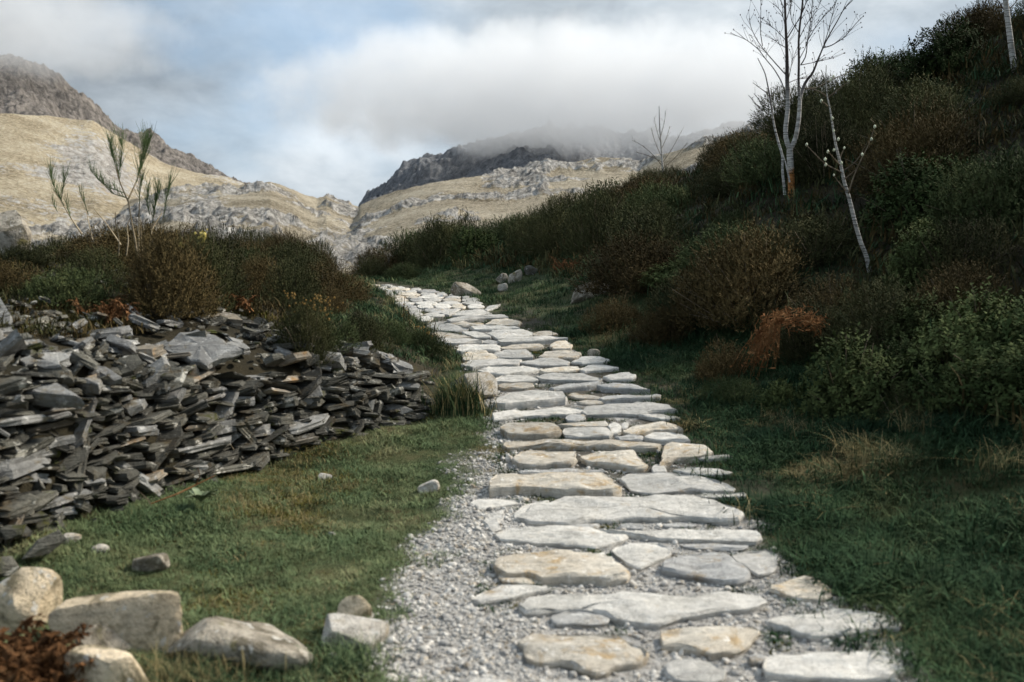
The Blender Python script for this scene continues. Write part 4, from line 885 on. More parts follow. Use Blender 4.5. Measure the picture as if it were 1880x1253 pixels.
def fit_height(X, Y, Z, sc_, hz, sky):
    """height factor that keeps a bush below the skyline of its slope"""
    for _ in range(9):
        tu, tv = to_px(np.array([X, Y, Z + .74 * sc_ * hz])); lim = np.interp(tu[0], *sky); bv = to_px(np.array([X, Y, Z]))[1][0]
        for cu, rad, b0, lm in ((1450, 95, 360, 366), (1590, 90, 495, 474), (1860, 70, 128, 122)):   # low growth in front of the birch and the sapling
            if abs(tu[0] - cu) < rad and bv > b0: lim = max(lim, lm)
        if tv[0] >= lim: return sc_, hz
        if hz > .7: hz *= .86
        else: sc_ *= .86
    return None
# left bank
x, y = rng.uniform(-11, 0, 5000), rng.uniform(3, 26, 5000); s, p = foot_coords(x, y); z = ground_z(x, y); u, v = to_px(np.c_[x, y, z])
bound = np.interp(u, [-400, 0, 150, 300, 420, 500, 600, 660, 700, 800], [640, 622, 598, 566, 556, 566, 600, 590, 545, 560])
ok = (s > .5) & (s < 8) & (v < bound) & (u > -320) & (u < np.interp(v, [440, 470, 500, 530, 560, 600], [520, 545, 575, 605, 625, 640]))
for (X, Y) in poisson(np.c_[x, y][ok], lambda c: .62 if c[1] < 14 else .8, 130):
    k = r3.choices(['dark', 'brown', 'green'], [.42, .48, .10])[0]; Z = float(ground_z(X, Y)); sc_ = r3.uniform(.6, 1.1)
    w = {'dark': 'dark olive', 'brown': 'brownish', 'green': 'dull green'}[k]
    fh = fit_height(X, Y, Z, sc_, r3.uniform(.8, 1.4), LEFT_SKY)
    if fh is None: continue
    sc_, hz_ = fh
    uu = to_px(np.array([X, Y, Z]))[0][0]; dep_ = 'on the left bank crest' if foot_coords(np.array([X]), np.array([Y]))[0][0] > 3.2 else 'low on the left bank'
    zone = 'left of the small slanting broom' if uu < 100 else 'between the two broom shrubs' if uu < 205 else 'at the tall broom' if uu < 310 else 'below the yellow gorse flowers' if uu < 420 else 'near its right end'
    bush('heather_bush', f'{w} heather bush {dep_}, {zone}', 'heather', (X, Y, Z - .05), k, sc_, f'{w} heather {dep_}, {zone}', hz_)
# right hillside
x, y = rng.uniform(-8, 18, 16000), rng.uniform(2.5, 34, 16000); z = ground_z(x, y); u, v = to_px(np.c_[x, y, z]); r = x - path_x(y) - path_hw(y)
bound = np.interp(u, [640, 700, 800, 900, 1000, 1060, 1100, 1180, 1270, 1400, 1500, 1600, 1700, 1880, 2200], [468, 478, 490, 488, 470, 462, 500, 540, 590, 595, 600, 600, 600, 590, 580])
ok = (r > .8) & (v < bound) & (u > 645) & (u < 2050) & (v > -160) & ~((np.abs(u - 1450) < 65) & (v > 356) & (v < 465)) & ~((np.abs(u - 1590) < 45) & (v > 480) & (v < 540))
for (X, Y) in poisson(np.c_[x, y][ok], lambda c: 1.0 if c[1] < 12 else (1.28 if c[1] < 20 else 1.5), 290):
    fh = fit_height(X, Y, float(ground_z(X, Y)), r3.uniform(.85, 1.75) * (1.15 if Y > 19 else 1.0), r3.uniform(.85, 1.4), RIGHT_SKY)
    if fh is None: continue
    far = Y > 19; uu = to_px(np.array([X, Y, 2]))[0][0]
    k = r3.choices(['dark', 'brown', 'green', 'leafy_dark'], [.52, .14, .24, .10])[0]; Z = float(ground_z(X, Y)); sc_, hz_ = fh
    w = {'dark': 'dark', 'brown': 'brown', 'green': 'mossy green', 'leafy_dark': 'dark broad-leaved'}[k]; kind_ = 'bush' if k == 'leafy_dark' else 'heather'
    pl = ('on the far slope left of the small slender birch' if uu < 1150 else 'on the far slope around the small slender birch' if uu < 1330 else 'uphill behind the twin-stemmed birch' if uu < 1560 else 'near the skyline right of the twin-stemmed birch') if far else ('beside the upper paving on the right slope' if uu < 1200 else 'between the upper paving and the twin-stemmed birch' if uu < 1400 else 'on the slope below the twin-stemmed birch' if uu < 1540 else 'around the leaning sapling' if uu < 1680 else 'at the right side above the leafy bushes')
    bush('heather_bush' if kind_ == 'heather' else 'leafy_bush', f'{w} {"heather " if kind_ == "heather" else ""}bush {pl}', kind_, (X, Y, Z - .06), k, sc_, f'{w} bushes {pl}', hz_)
for (u_, v_, sc_, k, hz, lab) in [
    (1560, 752, 1.0, 'leafy', 1.05, 'rounded light green leafy bush right of the rust bracken'),
    (1432, 745, .42, 'leafy', 1.0, 'small pale green shoot bush under the rust bracken'),
    (1700, 640, .8, 'leafy', 1.0, 'green leafy bush behind the rounded one, further up the slope'),
    (1800, 675, 1.05, 'leafy', 1.0, 'broad green leafy bush near the right edge of the picture'),
    (1700, 520, .8, 'leafy', 1.3, 'tall green leafy bush under the leaning sapling'),
    (1880, 740, .9, 'leafy_dark', .8, 'low dark leafy bush in front of the broad one at the right edge'),
    (1660, 700, .6, 'leafy_dark', 1.0, 'small dark leafy bush right behind the rounded light green one'),
    (1480, 655, .85, 'dark', 1.0, 'dark heather bush just behind the rust bracken'),
    (1620, 630, .95, 'dark', 1.0, 'dark heather bush uphill of the rounded light green bush'),
    (1350, 735, .5, 'green', .9, 'low mossy bush at the left foot of the rust bracken'),
    (1890, 690, 1.0, 'leafy_dark', 1.0, 'dark leafy bush cut by the right edge of the picture'),
    (1135, 605, .72, 'brown', 1.0, 'dark brown heather bush hanging over the grass beside the upper paving'),
    (1225, 632, .75, 'brown', 1.0, 'brown heather bush right of the one over the upper paving'),
    (1325, 690, .6, 'brown', 1.0, 'brown heather bush left of the rust bracken'),
    (1260, 520, 1.1, 'leafy', .6, 'low yellow-green bush beside the flat dark slate ledge'),
    (1765, 745, .62, 'leafy_dark', .9, 'lowest dark leafy bush on the right slope, below the broad green one'),
    (1655, 765, .5, 'dark', .9, 'small dark heather bush low on the slope right of the rounded green bush'),
    (745, 512, 1.0, 'green', .8, 'mossy green bush at the grassy end of the right slope by the path top'),
    (575, 640, .62, 'green', 1.0, 'olive gorse bush above the right end of the wall'),
    (660, 640, .6, 'dark', 1.0, 'dark bush at the bank end above the wall end'),
    (715, 625, .5, 'green', 1.0, 'small green bush at the bank edge left of the paving'),
    (765, 640, .4, 'green', 1.0, 'lowest green bush at the bank edge beside the gravel')]:
    c = hit(u_, v_); bush('leafy_bush' if 'leafy' in k else 'heather_bush', lab, 'bush', (c[0], c[1], c[2] - .04), k, sc_, None, hz)

for (u_, Y_, sc_, k, lab) in ((672, 26.5, 1.0, 'dark', 'leftmost dark heather bush of the right slope, where the path goes out of sight'), (700, 27.5, 1.35, 'brown', 'brown heather bush second from the left end of the right slope'), (738, 28.0, 1.5, 'dark', 'tall dark heather bush third from the left end of the right slope')):
    X = ray(u_, 480)[0] * Y_; bush('heather_bush', lab, 'heather', (X, Y_, float(ground_z(X, Y_)) - .05), k, sc_)

# ------------------------------------------------------------------ trees and special plants
def at(u, v, Y): return EYE + ray(u, v) * Y
def trace(line, Y, depth=(0, 0)):
    n = len(line); return np.array([at(u, v, Y + np.interp(i, [0, max(1, n - 1)], depth)) for i, (u, v) in enumerate(line)])
def twigs(P, line, rr_, n, ln, r0, up=.5, sides=3, ends=None):
    """small side twigs along a branch"""
    for _ in range(n):
        k = rr_.uniform(.25, 1) * (len(line) - 1); i = min(int(k), len(line) - 2); b = line[i] + (line[i + 1] - line[i]) * (k - i)
        t = line[i + 1] - line[i]; t = t / (np.linalg.norm(t) + 1e-9); d = t * .9 + np.array([rr_.gauss(0, .55), rr_.gauss(0, .55), up * rr_.uniform(.2, 1)]); d /= np.linalg.norm(d); l = ln * rr_.uniform(.4, 1.2)
        m = b + d * l * .5 + np.array([rr_.gauss(0, .02), rr_.gauss(0, .02), .01]); e = b + d * l
        P.tube([b, m, e], [r0, r0 * .75, r0 * .45], sides)
        if ends is not None: ends.append(e)
def bud_mesh(P, c, r, elong=1.4):
    V, T = ICO[1]; P.add(V * np.array([r, r, r * elong]) + c, T=T)
# twin-stemmed birch
YB = hit(1452, 362)[1]; base = hit(1452, 362); rb = random.Random(3)
tree = thing('birch_tree', 'twin-stemmed bare white birch with rust-brown foot on the right hillside', 'tree', base)
def trunk_obj(name, lines, parent, rust_h=None, dark_from=None):
    P = Parts(); vals = []
    for ln, rad, sd in lines:
        Q = smooth_line(ln, len(ln) * 3); V, F = tube(Q, np.interp(np.linspace(0, 1, len(Q)), np.linspace(0, 1, len(rad)), rad), sd); P.add(V, Q=F)
    me = P.build(name, M['bark'], True, origin=np.array(parent.location)); V = np.concatenate(P.V)
    fattr(me, 'rust', smooth01((rust_h - V[:, 2] + .05 * vnoise(V[:, 0] * 20, V[:, 2] * 14)) / .08) if rust_h is not None else np.zeros(len(V)))
    fattr(me, 'dark', smooth01((V[:, 2] - dark_from) / .5) if dark_from is not None else np.zeros(len(V)))
    return obj(name, me, parent)
k = YB / FOC
main = trace([(1453, 368), (1453, 340), (1452, 310), (1450, 285), (1450, 272)], YB)
ls = trace([(1450, 276), (1442, 255), (1442, 235), (1446, 205), (1447, 180), (1445, 150), (1445, 110), (1444, 80), (1442, 40), (1441, 0), (1440, -60), (1437, -130), (1440, -190)], YB, (0, -.15))
rs = trace([(1450, 276), (1460, 258), (1466, 225), (1468, 200), (1468, 185), (1473, 165), (1482, 145), (1490, 140), (1500, 115), (1512, 85), (1525, 60), (1538, 38), (1550, 15), (1567, 0), (1585, -40)], YB, (0, .35))
ms = trace([(1468, 183), (1466, 150), (1467, 110), (1466, 80), (1468, 50), (1472, 20), (1474, 0), (1478, -50), (1476, -120)], YB, (0, .2))
darkz = at(1450, 170, YB)[2]
trk = trunk_obj('trunk', [(main, [6.6 * k, 6.0 * k, 5.6 * k], 10), (ls, [4.4 * k, 3.8 * k, 2.2 * k, 1.5 * k, .9 * k], 8), (rs, [4.4 * k, 3.6 * k, 1.5 * k, .9 * k, .5 * k], 8), (ms, [2.4 * k, 2.0 * k, 1.5 * k, .9 * k], 7)], tree, rust_h=at(1452, 308, YB)[2], dark_from=darkz - .25)
BR = [[(1445, 140), (1425, 118), (1405, 95), (1390, 75), (1378, 50), (1376, 35)], [(1443, 175), (1435, 150), (1420, 125), (1408, 112), (1392, 90), (1370, 73), (1350, 65), (1342, 61)], [(1400, 85), (1396, 60), (1397, 20), (1397, -15)], [(1443, 75), (1430, 60), (1412, 45)], [(1443, 88), (1432, 82), (1424, 75)], [(1443, 60), (1440, 40), (1434, 20), (1420, 8)],
      [(1446, 70), (1458, 50), (1470, 30), (1480, 5), (1495, -20)], [(1470, 120), (1480, 105), (1483, 70), (1490, 30), (1492, -10)], [(1480, 80), (1500, 45), (1530, 12), (1545, -15)], [(1512, 88), (1525, 85), (1550, 70), (1570, 45), (1585, 30)], [(1512, 85), (1520, 60), (1530, 20), (1538, -5)], [(1470, 120), (1495, 115), (1530, 107)], [(1447, 150), (1455, 110), (1465, 85)], [(1443, 40), (1452, 10), (1456, -20)], [(1442, 20), (1430, -5), (1425, -30)],
      [(1467, 110), (1478, 90), (1488, 60), (1490, 40)], [(1467, 60), (1452, 38), (1452, 0)], [(1449, 152), (1462, 146), (1485, 144)], [(1468, 70), (1480, 45), (1500, 20), (1512, -10)]]
P = Parts(); budsP = Parts()
for b in BR:
    ln = smooth_line(trace(b, YB, (0, rb.uniform(-.6, .6))), len(b) * 3); n = len(ln); r0 = (1.15 if len(b) > 4 else .85) * k
    P = Parts(); P.tube(ln, np.linspace(r0, r0 * .4, n), 5); en = []
    twigs(P, ln, rb, 10, .3, .42 * k, .4, ends=en)
    for e in en + [ln[-1]]: bud_mesh(budsP, e, .009)
    obj('branch', P.build('branch', M['branch'], True, origin=base), trk)
P = Parts()
for st, n in ((ls, 14), (rs, 14), (ms, 16)):
    en = []; twigs(P, st[3:], rb, n, .38, .6 * k, .5, ends=en)
    for e in en: bud_mesh(budsP, e, .010)
tag(obj('twigs', P.build('twigs', M['branch'], True, origin=base), tree), kind='stuff'); tag(obj('buds', budsP.build('buds', M['branch'], origin=base), tree), kind='stuff')
# thin side birch
t2 = thing('birch_sapling', 'thin crooked birch stem close left of the twin-stemmed birch', 'tree', hit(1440, 360))
sl = trace([(1441, 358), (1437, 320), (1436, 300), (1438, 290), (1430, 265), (1422, 235), (1418, 210), (1412, 170), (1405, 135), (1395, 115), (1391, 107)], YB - .3)
sl2 = trace([(1450, 335), (1445, 310), (1440, 292), (1433, 275)], YB - .3)
trk = trunk_obj('trunk', [(sl, [2.6 * k, 2.2 * k, 1.4 * k, .6 * k], 6), (sl2, [1.8 * k, 1.5 * k, 1.2 * k], 5)], t2, dark_from=at(1430, 240, YB)[2])
for b in ([(1410, 172), (1395, 162), (1382, 152)], [(1412, 180), (1420, 170), (1430, 158)], [(1413, 198), (1395, 185), (1384, 172)], [(1400, 205), (1385, 188), (1374, 175)]):
    ln = trace(b, YB - .3, (0, rb.uniform(-.2, .2))); P = Parts(); P.tube(ln, np.linspace(.8 * k, .4 * k, len(ln)), 4); twigs(P, ln, rb, 3, .12, .4 * k); obj('branch', P.build('branch', M['branch'], origin=np.array(t2.location)), trk)
# leaning sapling with pale buds
c = hit(1594, 505); YS = c[1]; k = YS / FOC
sap = thing('willow_sapling', 'leaning bare sapling dotted with pale green buds in front of the hillside', 'tree', c)
tl = trace([(1596, 500), (1592, 473), (1580, 445), (1570, 410), (1562, 375), (1558, 360), (1550, 335), (1543, 300), (1535, 270), (1530, 240), (1524, 200), (1519, 180), (1516, 150), (1517, 120)], YS, (0, -.3))
trk = trunk_obj('trunk', [(tl, [4.2 * k, 3.9 * k, 3.4 * k, 2.4 * k, 1.3 * k, .7 * k], 7)], sap)
for b in ([(1558, 356), (1565, 330), (1578, 300), (1585, 285), (1597, 262), (1606, 233)], [(1547, 318), (1535, 312), (1515, 302), (1500, 287), (1480, 266)], [(1553, 350), (1540, 335), (1531, 323)], [(1547, 315), (1570, 300), (1580, 285), (1592, 262)], [(1543, 305), (1530, 290), (1520, 278)], [(1541, 292), (1546, 282), (1550, 272)], [(1519, 195), (1514, 190), (1508, 186)], [(1519, 178), (1500, 165), (1480, 163)], [(1520, 180), (1545, 160), (1558, 150)], [(1480, 163), (1500, 163), (1515, 152), (1530, 145), (1545, 140), (1562, 130)], [(1550, 330), (1572, 312), (1578, 300)]):
    ln = smooth_line(trace(b, YS - .15, (0, rb.uniform(-.3, .1))), len(b) * 2); P = Parts(); P.tube(ln, np.linspace(1.5 * k, .6 * k, len(ln)), 5); obj('branch', P.build('branch', M['twig'], True, origin=c), trk)
for (u_, v_) in [(1606, 233), (1600, 256), (1583, 284), (1550, 272), (1531, 276), (1539, 256), (1531, 241), (1528, 218), (1515, 293), (1516, 303), (1481, 266), (1520, 279), (1508, 186), (1557, 150), (1530, 141), (1553, 136), (1562, 131), (1525, 147), (1531, 322), (1545, 300)]:
    Pb = Parts(); bud_mesh(Pb, at(u_, v_, YS - .25), 2.5 * k * rb.uniform(.75, 1.1), 1.5); obj('bud', Pb.build('bud', M['bud'], True, origin=c), sap)
# distant young birch above the far heather
c = hit(1218, 345); YF = c[1]; k = YF / FOC
fb = thing('birch_tree', 'small slender bare birch against the far ridge', 'tree', c)
fl = trace([(1219, 345), (1218, 325), (1216, 300), (1214, 270), (1211, 235), (1210, 195)], YF)
trk = trunk_obj('trunk', [(fl, [2.4 * k, 1.8 * k, 1.1 * k, .5 * k], 6)], fb, dark_from=at(1214, 250, YF)[2])
for b in ([(1216, 305), (1195, 280), (1172, 262), (1160, 258)], [(1216, 300), (1235, 272), (1252, 240)], [(1215, 290), (1200, 255), (1196, 235)], [(1214, 275), (1225, 250), (1230, 232)], [(1213, 262), (1204, 235), (1201, 215)], [(1217, 310), (1240, 290), (1262, 262)], [(1216, 298), (1188, 285), (1168, 280)], [(1213, 250), (1220, 225), (1222, 205)]):
    ln = smooth_line(trace(b, YF, (0, rb.uniform(-.6, .6))), 7); P = Parts(); P.tube(ln, np.linspace(.6 * k, .3 * k, 7), 4); twigs(P, ln, rb, 5, .35, .26 * k, .5); obj('branch', P.build('branch', M['twig'], origin=c), trk)
# birch at the top right corner
c = hit(1862, 132); YT = c[1]; k = YT / FOC
tb = thing('birch_tree', 'bare birch trunk cut by the top right corner', 'tree', c)
tln = trace([(1863, 135), (1861, 115), (1857, 90), (1852, 50), (1848, 20), (1843, -30), (1838, -110)], YT)
trk = trunk_obj('trunk', [(tln, [5.5 * k, 5 * k, 4 * k, 3 * k], 8)], tb)
for b in ([(1848, 25), (1838, 10), (1828, -5)], [(1849, 20), (1862, 8), (1872, -5)], [(1845, 0), (1855, -30), (1870, -60)], [(1843, -30), (1825, -60), (1815, -100)]):
    ln = trace(b, YT, (0, .2)); P = Parts(); P.tube(ln, np.linspace(1.2 * k, .6 * k, len(ln)), 4); twigs(P, ln, rb, 3, .25, .5 * k); obj('branch', P.build('branch', M['branch'], origin=c), trk)

# broom on the left bank
rbm = random.Random(9)
def broom(label, basepx, Y, stems, sprays):
    bs = at(*basepx, Y); g = np.array([bs[0], bs[1], float(ground_z(bs[0], bs[1]))]); t = thing('broom_shrub', label, 'broom', g); k = Y / FOC
    for line, r0 in stems:
        P = Parts(); ln = smooth_line(trace(line, Y, (0, rbm.uniform(-.3, .3))), len(line) * 3); P.tube(ln, np.linspace(r0 * .8 * k, r0 * .4 * k, len(ln)), 5)
        obj('stem', P.build('stem', M['broom_stem'], True, origin=g), t)
    for line, n, ln_px in sprays:
        P = Parts(); ln = trace(line, Y, (0, rbm.uniform(-.2, .2)))
        P.tube(ln, np.linspace(.9 * k, .4 * k, len(ln)), 4)
        for _ in range(int(n * 1.5)):
            q = rbm.uniform(.05, 1) ** .8 * (len(ln) - 1); i = min(int(q), len(ln) - 2); b = ln[i] + (ln[i + 1] - ln[i]) * (q - i); tt = ln[i + 1] - ln[i]; tt /= np.linalg.norm(tt) + 1e-9
            d = tt * .5 + np.array([rbm.gauss(0, .27), rbm.gauss(0, .4), .85]); d /= np.linalg.norm(d); l = ln_px * k * rbm.uniform(.35, 1.15)
            e = b + d * l; m_ = b + d * l * .5 + np.array([rbm.gauss(0, .006), rbm.gauss(0, .006), -.004]); P.tube([b, m_, e], [.36 * k, .3 * k, .16 * k], 3)
        obj('green_spray', P.build('green_spray', M['broom'], origin=g), t)
    return t
YBm = hit(250, 452, .35)[1] + .3
broom('tall broom shrub with tan stems and green upright twigs on the left bank', (248, 446), YBm,
      [([(252, 470), (248, 440), (243, 415), (237, 380), (235, 365)], 2.6), ([(256, 470), (254, 440), (255, 400), (256, 375)], 2.2), ([(235, 370), (222, 340), (217, 325), (212, 305)], 1.8), ([(236, 365), (250, 335), (262, 300)], 1.9), ([(262, 470), (259, 440), (258, 405)], 1.6), ([(232, 470), (236, 440), (232, 415), (240, 400)], 1.6), ([(274, 470), (276, 435), (282, 415), (297, 392)], 1.9), ([(218, 470), (219, 440), (211, 405), (212, 390)], 1.4), ([(222, 450), (195, 410), (172, 383)], 1.5), ([(163, 425), (175, 412), (184, 405)], 1.4), ([(284, 440), (295, 420), (312, 410)], 1.1)],
      [([(222, 340), (214, 310), (206, 285), (203, 262)], 55, 42), ([(216, 325), (222, 300), (224, 275), (222, 255)], 35, 40), ([(250, 335), (258, 310), (262, 285), (266, 262)], 75, 45), ([(262, 300), (270, 275), (275, 258)], 45, 38), ([(230, 355), (200, 345), (180, 330), (165, 312)], 40, 28), ([(236, 365), (205, 355), (186, 335)], 30, 25), ([(256, 375), (257, 350), (262, 325)], 35, 36), ([(280, 410), (284, 380), (290, 350)], 60, 36), ([(275, 395), (270, 370), (272, 350)], 35, 30), ([(300, 400), (306, 365), (312, 335)], 40, 40)])
broom('small slanting broom stem left of the tall broom shrub', (150, 425), YBm + .2, [([(150, 430), (130, 400), (112, 370), (100, 352)], 2.0), ([(170, 440), (162, 405), (158, 385)], 1.4)],
      [([(118, 378), (104, 355), (96, 335), (92, 315)], 55, 36), ([(112, 368), (116, 345), (118, 325)], 22, 30), ([(162, 395), (155, 372), (146, 352)], 16, 26), ([(130, 400), (124, 385), (122, 370)], 14, 22), ([(105, 388), (98, 375), (95, 365)], 10, 18)])
# gorse with yellow flowers
def flower_bush(label, px_list, Y, mat, sz, name='gorse_bush', key='dark'):
    c = at(*px_list[0][:2], Y); gz = float(ground_z(c[0], c[1])); t = thing(name, label, 'gorse', (c[0], c[1], gz)); t.scale = (1, 1, 1)
    a, b = KINDS[key][0]; f = obj('foliage', a, t); f.scale = (.5, .5, max(.4, (c[2] - gz) / .6)); f2 = obj('stems', b, t); f2.scale = f.scale
    P = Parts()
    for (u_, v_, n, su, sv) in px_list:
        for _ in range(n):
            q = at(u_ + rbm.gauss(0, su), v_ + rbm.gauss(0, sv), Y + rbm.gauss(0, .05)); V, T = ICO[1]; r_ = sz * rbm.uniform(.6, 1.3); P.add(V * np.array([r_, r_, r_ * 1.2]) * np.array([1, .6, 1]) + q, T=T)
    tag(obj('flowers', P.build('flowers', M[mat], origin=np.array(t.location)), t), kind='stuff'); return t
YG = hit(372, 470, .35)[1] - .7
flower_bush('gorse sprig with a bright yellow flower head on the left bank', [(373, 437, 26, 4.5, 7)], YG, 'gorse_flower', .011)
flower_bush('lower yellow gorse flowers left of the bright flower head', [(331, 452, 24, 7, 3)], YG, 'gorse_flower', .011)
YO = hit(575, 625, .2)[1]
flower_bush('orange-tipped gorse on the bank above the wall', [(565, 560, 26, 16, 7), (590, 552, 22, 14, 7), (535, 540, 12, 8, 6), (600, 575, 12, 10, 8)], YO, 'orange_tip', .009, key='dark')
YO = hit(770, 630, .1)[1]
flower_bush('orange-flowered sprigs at the bank edge against the pale paving', [(775, 600, 8, 8, 5), (742, 575, 5, 4, 12), (790, 610, 6, 4, 5)], YO, 'orange_tip', .010, key='green')
sp = thing('dry_stalk', 'thin dark stalks standing against the upper paving', 'stalk', tuple(at(742, 600, YO))); P = Parts()
for b in ([(742, 600), (741, 575), (743, 545)], [(752, 600), (751, 585), (749, 562)], [(796, 618), (798, 602), (800, 590)]):
    P.tube(trace(b, YO), [.006, .005, .003], 4)
obj('stems', P.build('stems', M['heather_brown'], origin=np.array(sp.location)), sp)

# dead bracken
def bracken(label, c, n, length, spread, droop, seed, dirn=None, width=.05, rise=.6):
    rq = np.random.default_rng(seed); t = thing('dead_bracken', label, 'bracken', c); P = Parts()
    for i in range(n):
        az = rq.uniform(0, 6.28) if dirn is None else rq.normal(dirn, .55); b = np.array([rq.normal(0, spread), rq.normal(0, spread), rq.uniform(-.02, .05)]); L_ = length * rq.uniform(.5, 1.2); kx = np.linspace(0, 1, 7)
        hd = np.array([math.cos(az), math.sin(az)]); hh = L_ * rise * np.sin(np.clip(kx * (1.2 + droop * rq.uniform(.6, 1.2)), 0, 3.0)) ; pts = np.c_[b[0] + hd[0] * L_ * kx * .8, b[1] + hd[1] * L_ * kx * .8, b[2] + hh]
        P.tube(pts, np.linspace(.0045, .0015, 7), 3)
        m = 34; tt = rq.uniform(.15, 1, m); cpt = np.stack([np.interp(tt, kx, pts[:, j]) for j in range(3)], 1); sd = rq.normal(size=(m, 3)); sd /= np.linalg.norm(sd, axis=1)[:, None]; sd[:, 2] -= .5
        l = width * rq.uniform(.5, 1.3, (m, 1)) * (1.15 - tt[:, None]); pr = np.cross(sd, rq.normal(size=(m, 3))); pr /= np.linalg.norm(pr, axis=1)[:, None]; pr *= l * .30
        V = np.stack([cpt - pr, cpt + pr, cpt + sd * l], 1).reshape(-1, 3); P.add(V, T=np.arange(3 * m).reshape(-1, 3))
    obj('fronds', P.build('fronds', M['bracken']), t); return t
c = hit(10, 1285); bracken('rust-red dead bracken in the bottom left corner', (c[0], c[1] + .02, c[2]), 170, .24, .11, 1.1, 5, width=.07)
c = hit(1425, 705); rbk = np.random.default_rng(4); YK = c[1]; k = YK / FOC
bt = thing('dead_bracken', 'rust-orange collapsed bracken stems draped over the right bank', 'bracken', c); P = Parts()
for i in range(190):   # broken stems: a tangled top run and a curtain hanging down its left side
    dd = rbk.normal(0, .12)
    if i % 2:
        u0 = rbk.uniform(1395, 1495); v0 = 590 + rbk.normal(0, 8) + max(0, u0 - 1460) * .2; an = rbk.normal(0, .7); l = rbk.uniform(14, 42); u1, v1 = u0 + l * math.cos(an), v0 + l * math.sin(an) * .6
        pts = smooth_line(np.array([at(u0, v0, YK + .1 + dd), at((u0 + u1) / 2, (v0 + v1) / 2 - rbk.uniform(0, 6), YK + .1 + dd), at(u1, v1, YK + .1 + dd + rbk.normal(0, .08))]), 5)
    else:
        u0 = rbk.uniform(1385, 1432); v0 = 590 + (1432 - u0) * .55 + rbk.normal(0, 9); l = rbk.uniform(25, 85); u1 = u0 - l * rbk.uniform(.05, .5) + rbk.normal(0, 5); v1 = v0 + l
        pts = smooth_line(np.array([at(u0, v0, YK + dd * .5), at((u0 + u1) / 2 + rbk.normal(0, 4), (v0 + v1) / 2, YK - .03 + dd * .5), at(u1, min(v1, 708), YK - .02 + dd * .4)]), 5)
    pts = pts + rbk.normal(0, .009, pts.shape); P.tube(pts, np.linspace(.8, .35, len(pts)) * k, 3)
    m = 5; q_ = pts[rbk.integers(0, len(pts), m)]; sd = rbk.normal(0, 1, (m, 3)) * .028; pr = rbk.normal(0, 1, (m, 3)) * .006; P.add(np.stack([q_ - pr, q_ + pr, q_ + sd], 1).reshape(-1, 3), T=np.arange(3 * m).reshape(-1, 3))
obj('stems', P.build('stems', M['rust_stem'], origin=c), bt)
for (u_, v_, n, l, sd, lab) in [(1215, 500, 45, .35, 6, 'small rust-coloured fern among heather on the right slope'), (1040, 500, 40, .35, 7, 'pale rust bracken beside the crag at the path bend'), (200, 590, 30, .22, 8, 'orange-brown fern at the foot of the heather above the slate'), (420, 572, 40, .22, 9, 'yellow-brown moss fern behind the broad flat slab')]:
    c = hit(u_, v_); bracken(lab, tuple(c), n, l, .12, .9, sd, width=.05)
# rush tuft in front of the cream boulder
def big_tuft(name, label, cat, c, mats, n, h, spread, w, lean, seed, part='blades'):
    t = thing(name, label, cat, tuple(c))
    for j, m in enumerate(mats): obj(part, tuft_mesh(part, M[m], n, h, spread, w, lean, seed + j, 5), t)
    return t
c = hit(846, 760); big_tuft('rush_tuft', 'dark green rush tuft in front of the cream boulder at the wall end', 'rush', c, ['verge', 'verge', 'broom', 'straw'], 170, .44, .10, .0085, .5, 140)
c = hit(640, 1228); big_tuft('grass_tuft', 'thick green grass tuft in front of the smooth whitish boulder', 'grass', c, ['verge', 'lawn'], 200, .15, .09, .005, .8, 150)
c = hit(330, 1262); big_tuft('grass_tuft', 'long grass clump in front of the mottled boulder at the bottom', 'grass', c, ['verge', 'lawn', 'straw'], 260, .15, .13, .005, .8, 155)
c = hit(480, 1250); big_tuft('grass_tuft', 'low grass clump along the front of the mottled boulder', 'grass', c, ['verge', 'lawn'], 260, .11, .14, .005, .8, 158)
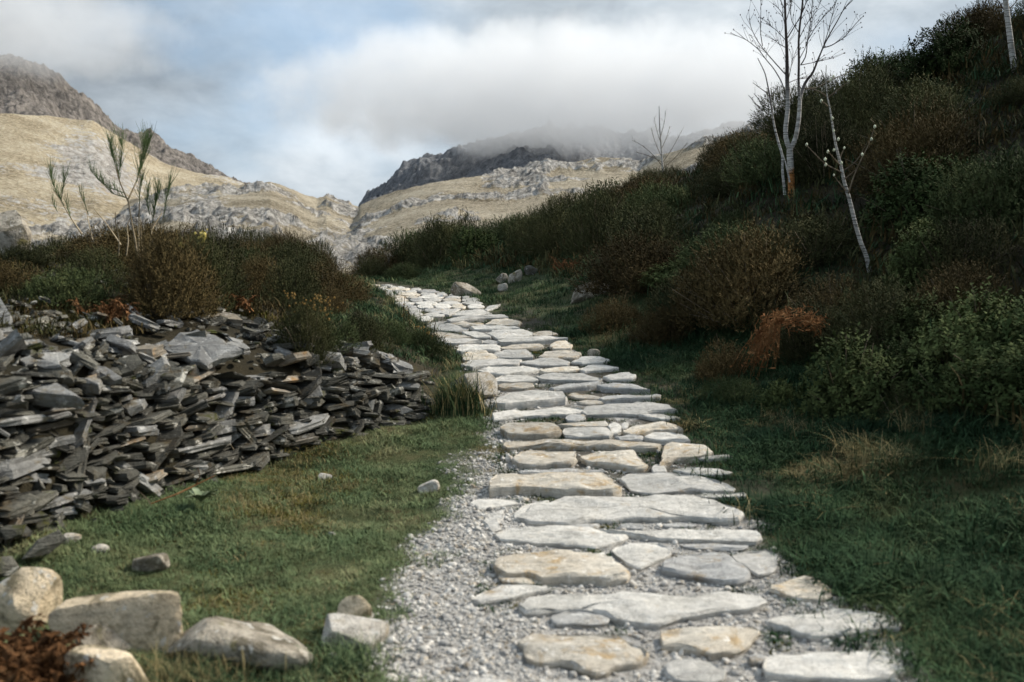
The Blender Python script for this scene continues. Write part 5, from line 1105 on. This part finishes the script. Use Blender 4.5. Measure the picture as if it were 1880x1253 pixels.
for j, (u_, v_, lab) in enumerate([(1580, 830, 'pale straw grass clump on the dark slope below the leafy bush'), (1480, 800, 'straw tipped grass tuft below the rust bracken'), (1690, 790, 'dry pale grass clump right of the straw clump'), (1850, 860, 'yellowish grass clump at the right edge of the slope'), (1640, 850, 'small straw grass tuft low on the dark slope')]):
    c = hit(u_, v_); big_tuft('grass_tuft', lab, 'grass', c, ['straw', 'verge'], 110, .24, .10, .004, 1.1, 170 + j)
c = hit(370, 935); t = thing('foxglove_plant', 'grey-green leafy rosette at the foot of the slate wall', 'plant', tuple(c)); rq = np.random.default_rng(8)
for i in range(15):
    az = i * 2.4 + rq.normal(0, .2); L_ = rq.uniform(.06, .12); kx = np.linspace(0, 1, 6); w_ = .022 * np.sin(np.clip(kx, .06, .97) * math.pi) ** .7; r_ = L_ * kx; zz = .04 + L_ * 1.3 * kx - L_ * .85 * kx ** 2 * rq.uniform(.6, 1.1)
    d = np.array([math.cos(az), math.sin(az)]); Vl = np.stack([np.c_[d[0] * r_ - d[1] * w_, d[1] * r_ + d[0] * w_, zz + .008], np.c_[d[0] * r_, d[1] * r_, zz], np.c_[d[0] * r_ + d[1] * w_, d[1] * r_ - d[0] * w_, zz + .008]], 1).reshape(-1, 3)
    obj('leaf', mesh('leaf', Vl, quads=grid_quads(6, 3), smooth=True, mat=M['foxglove']), t)
c = hit(330, 925); t = thing('dead_branch', 'thin reddish dead branch lying against the wall foot', 'branch', tuple(c)); P = Parts()
P.tube(trace([(282, 928), (330, 910), (365, 893), (400, 876)], c[1] - .02, (0, .25)) + [0, -.05, .02], [.004, .006, .005, .003], 5); P.tube(trace([(365, 893), (372, 875), (368, 862)], c[1] + .1) + [0, -.05, .02], [.004, .003, .002], 4)
obj('stem', P.build('stem', M['bracken'], origin=c), t)
for (u_, v_, u2, v2, lab) in [(452, 868, 420, 812, 'dry tan stalk leaning on the wall near its lit slab'), (278, 930, 258, 905, 'short dry stalk at the wall foot by the dead branch')]:
    c = hit(u_, v_); t = thing('dry_stalk', lab, 'stalk', tuple(c)); P = Parts(); P.tube(trace([(u_, v_), ((u_ + u2) / 2 + 4, (v_ + v2) / 2), (u2, v2)], c[1] - .03), [.006, .005, .003], 4); obj('stem', P.build('stem', M['broom_stem'], origin=c), t)
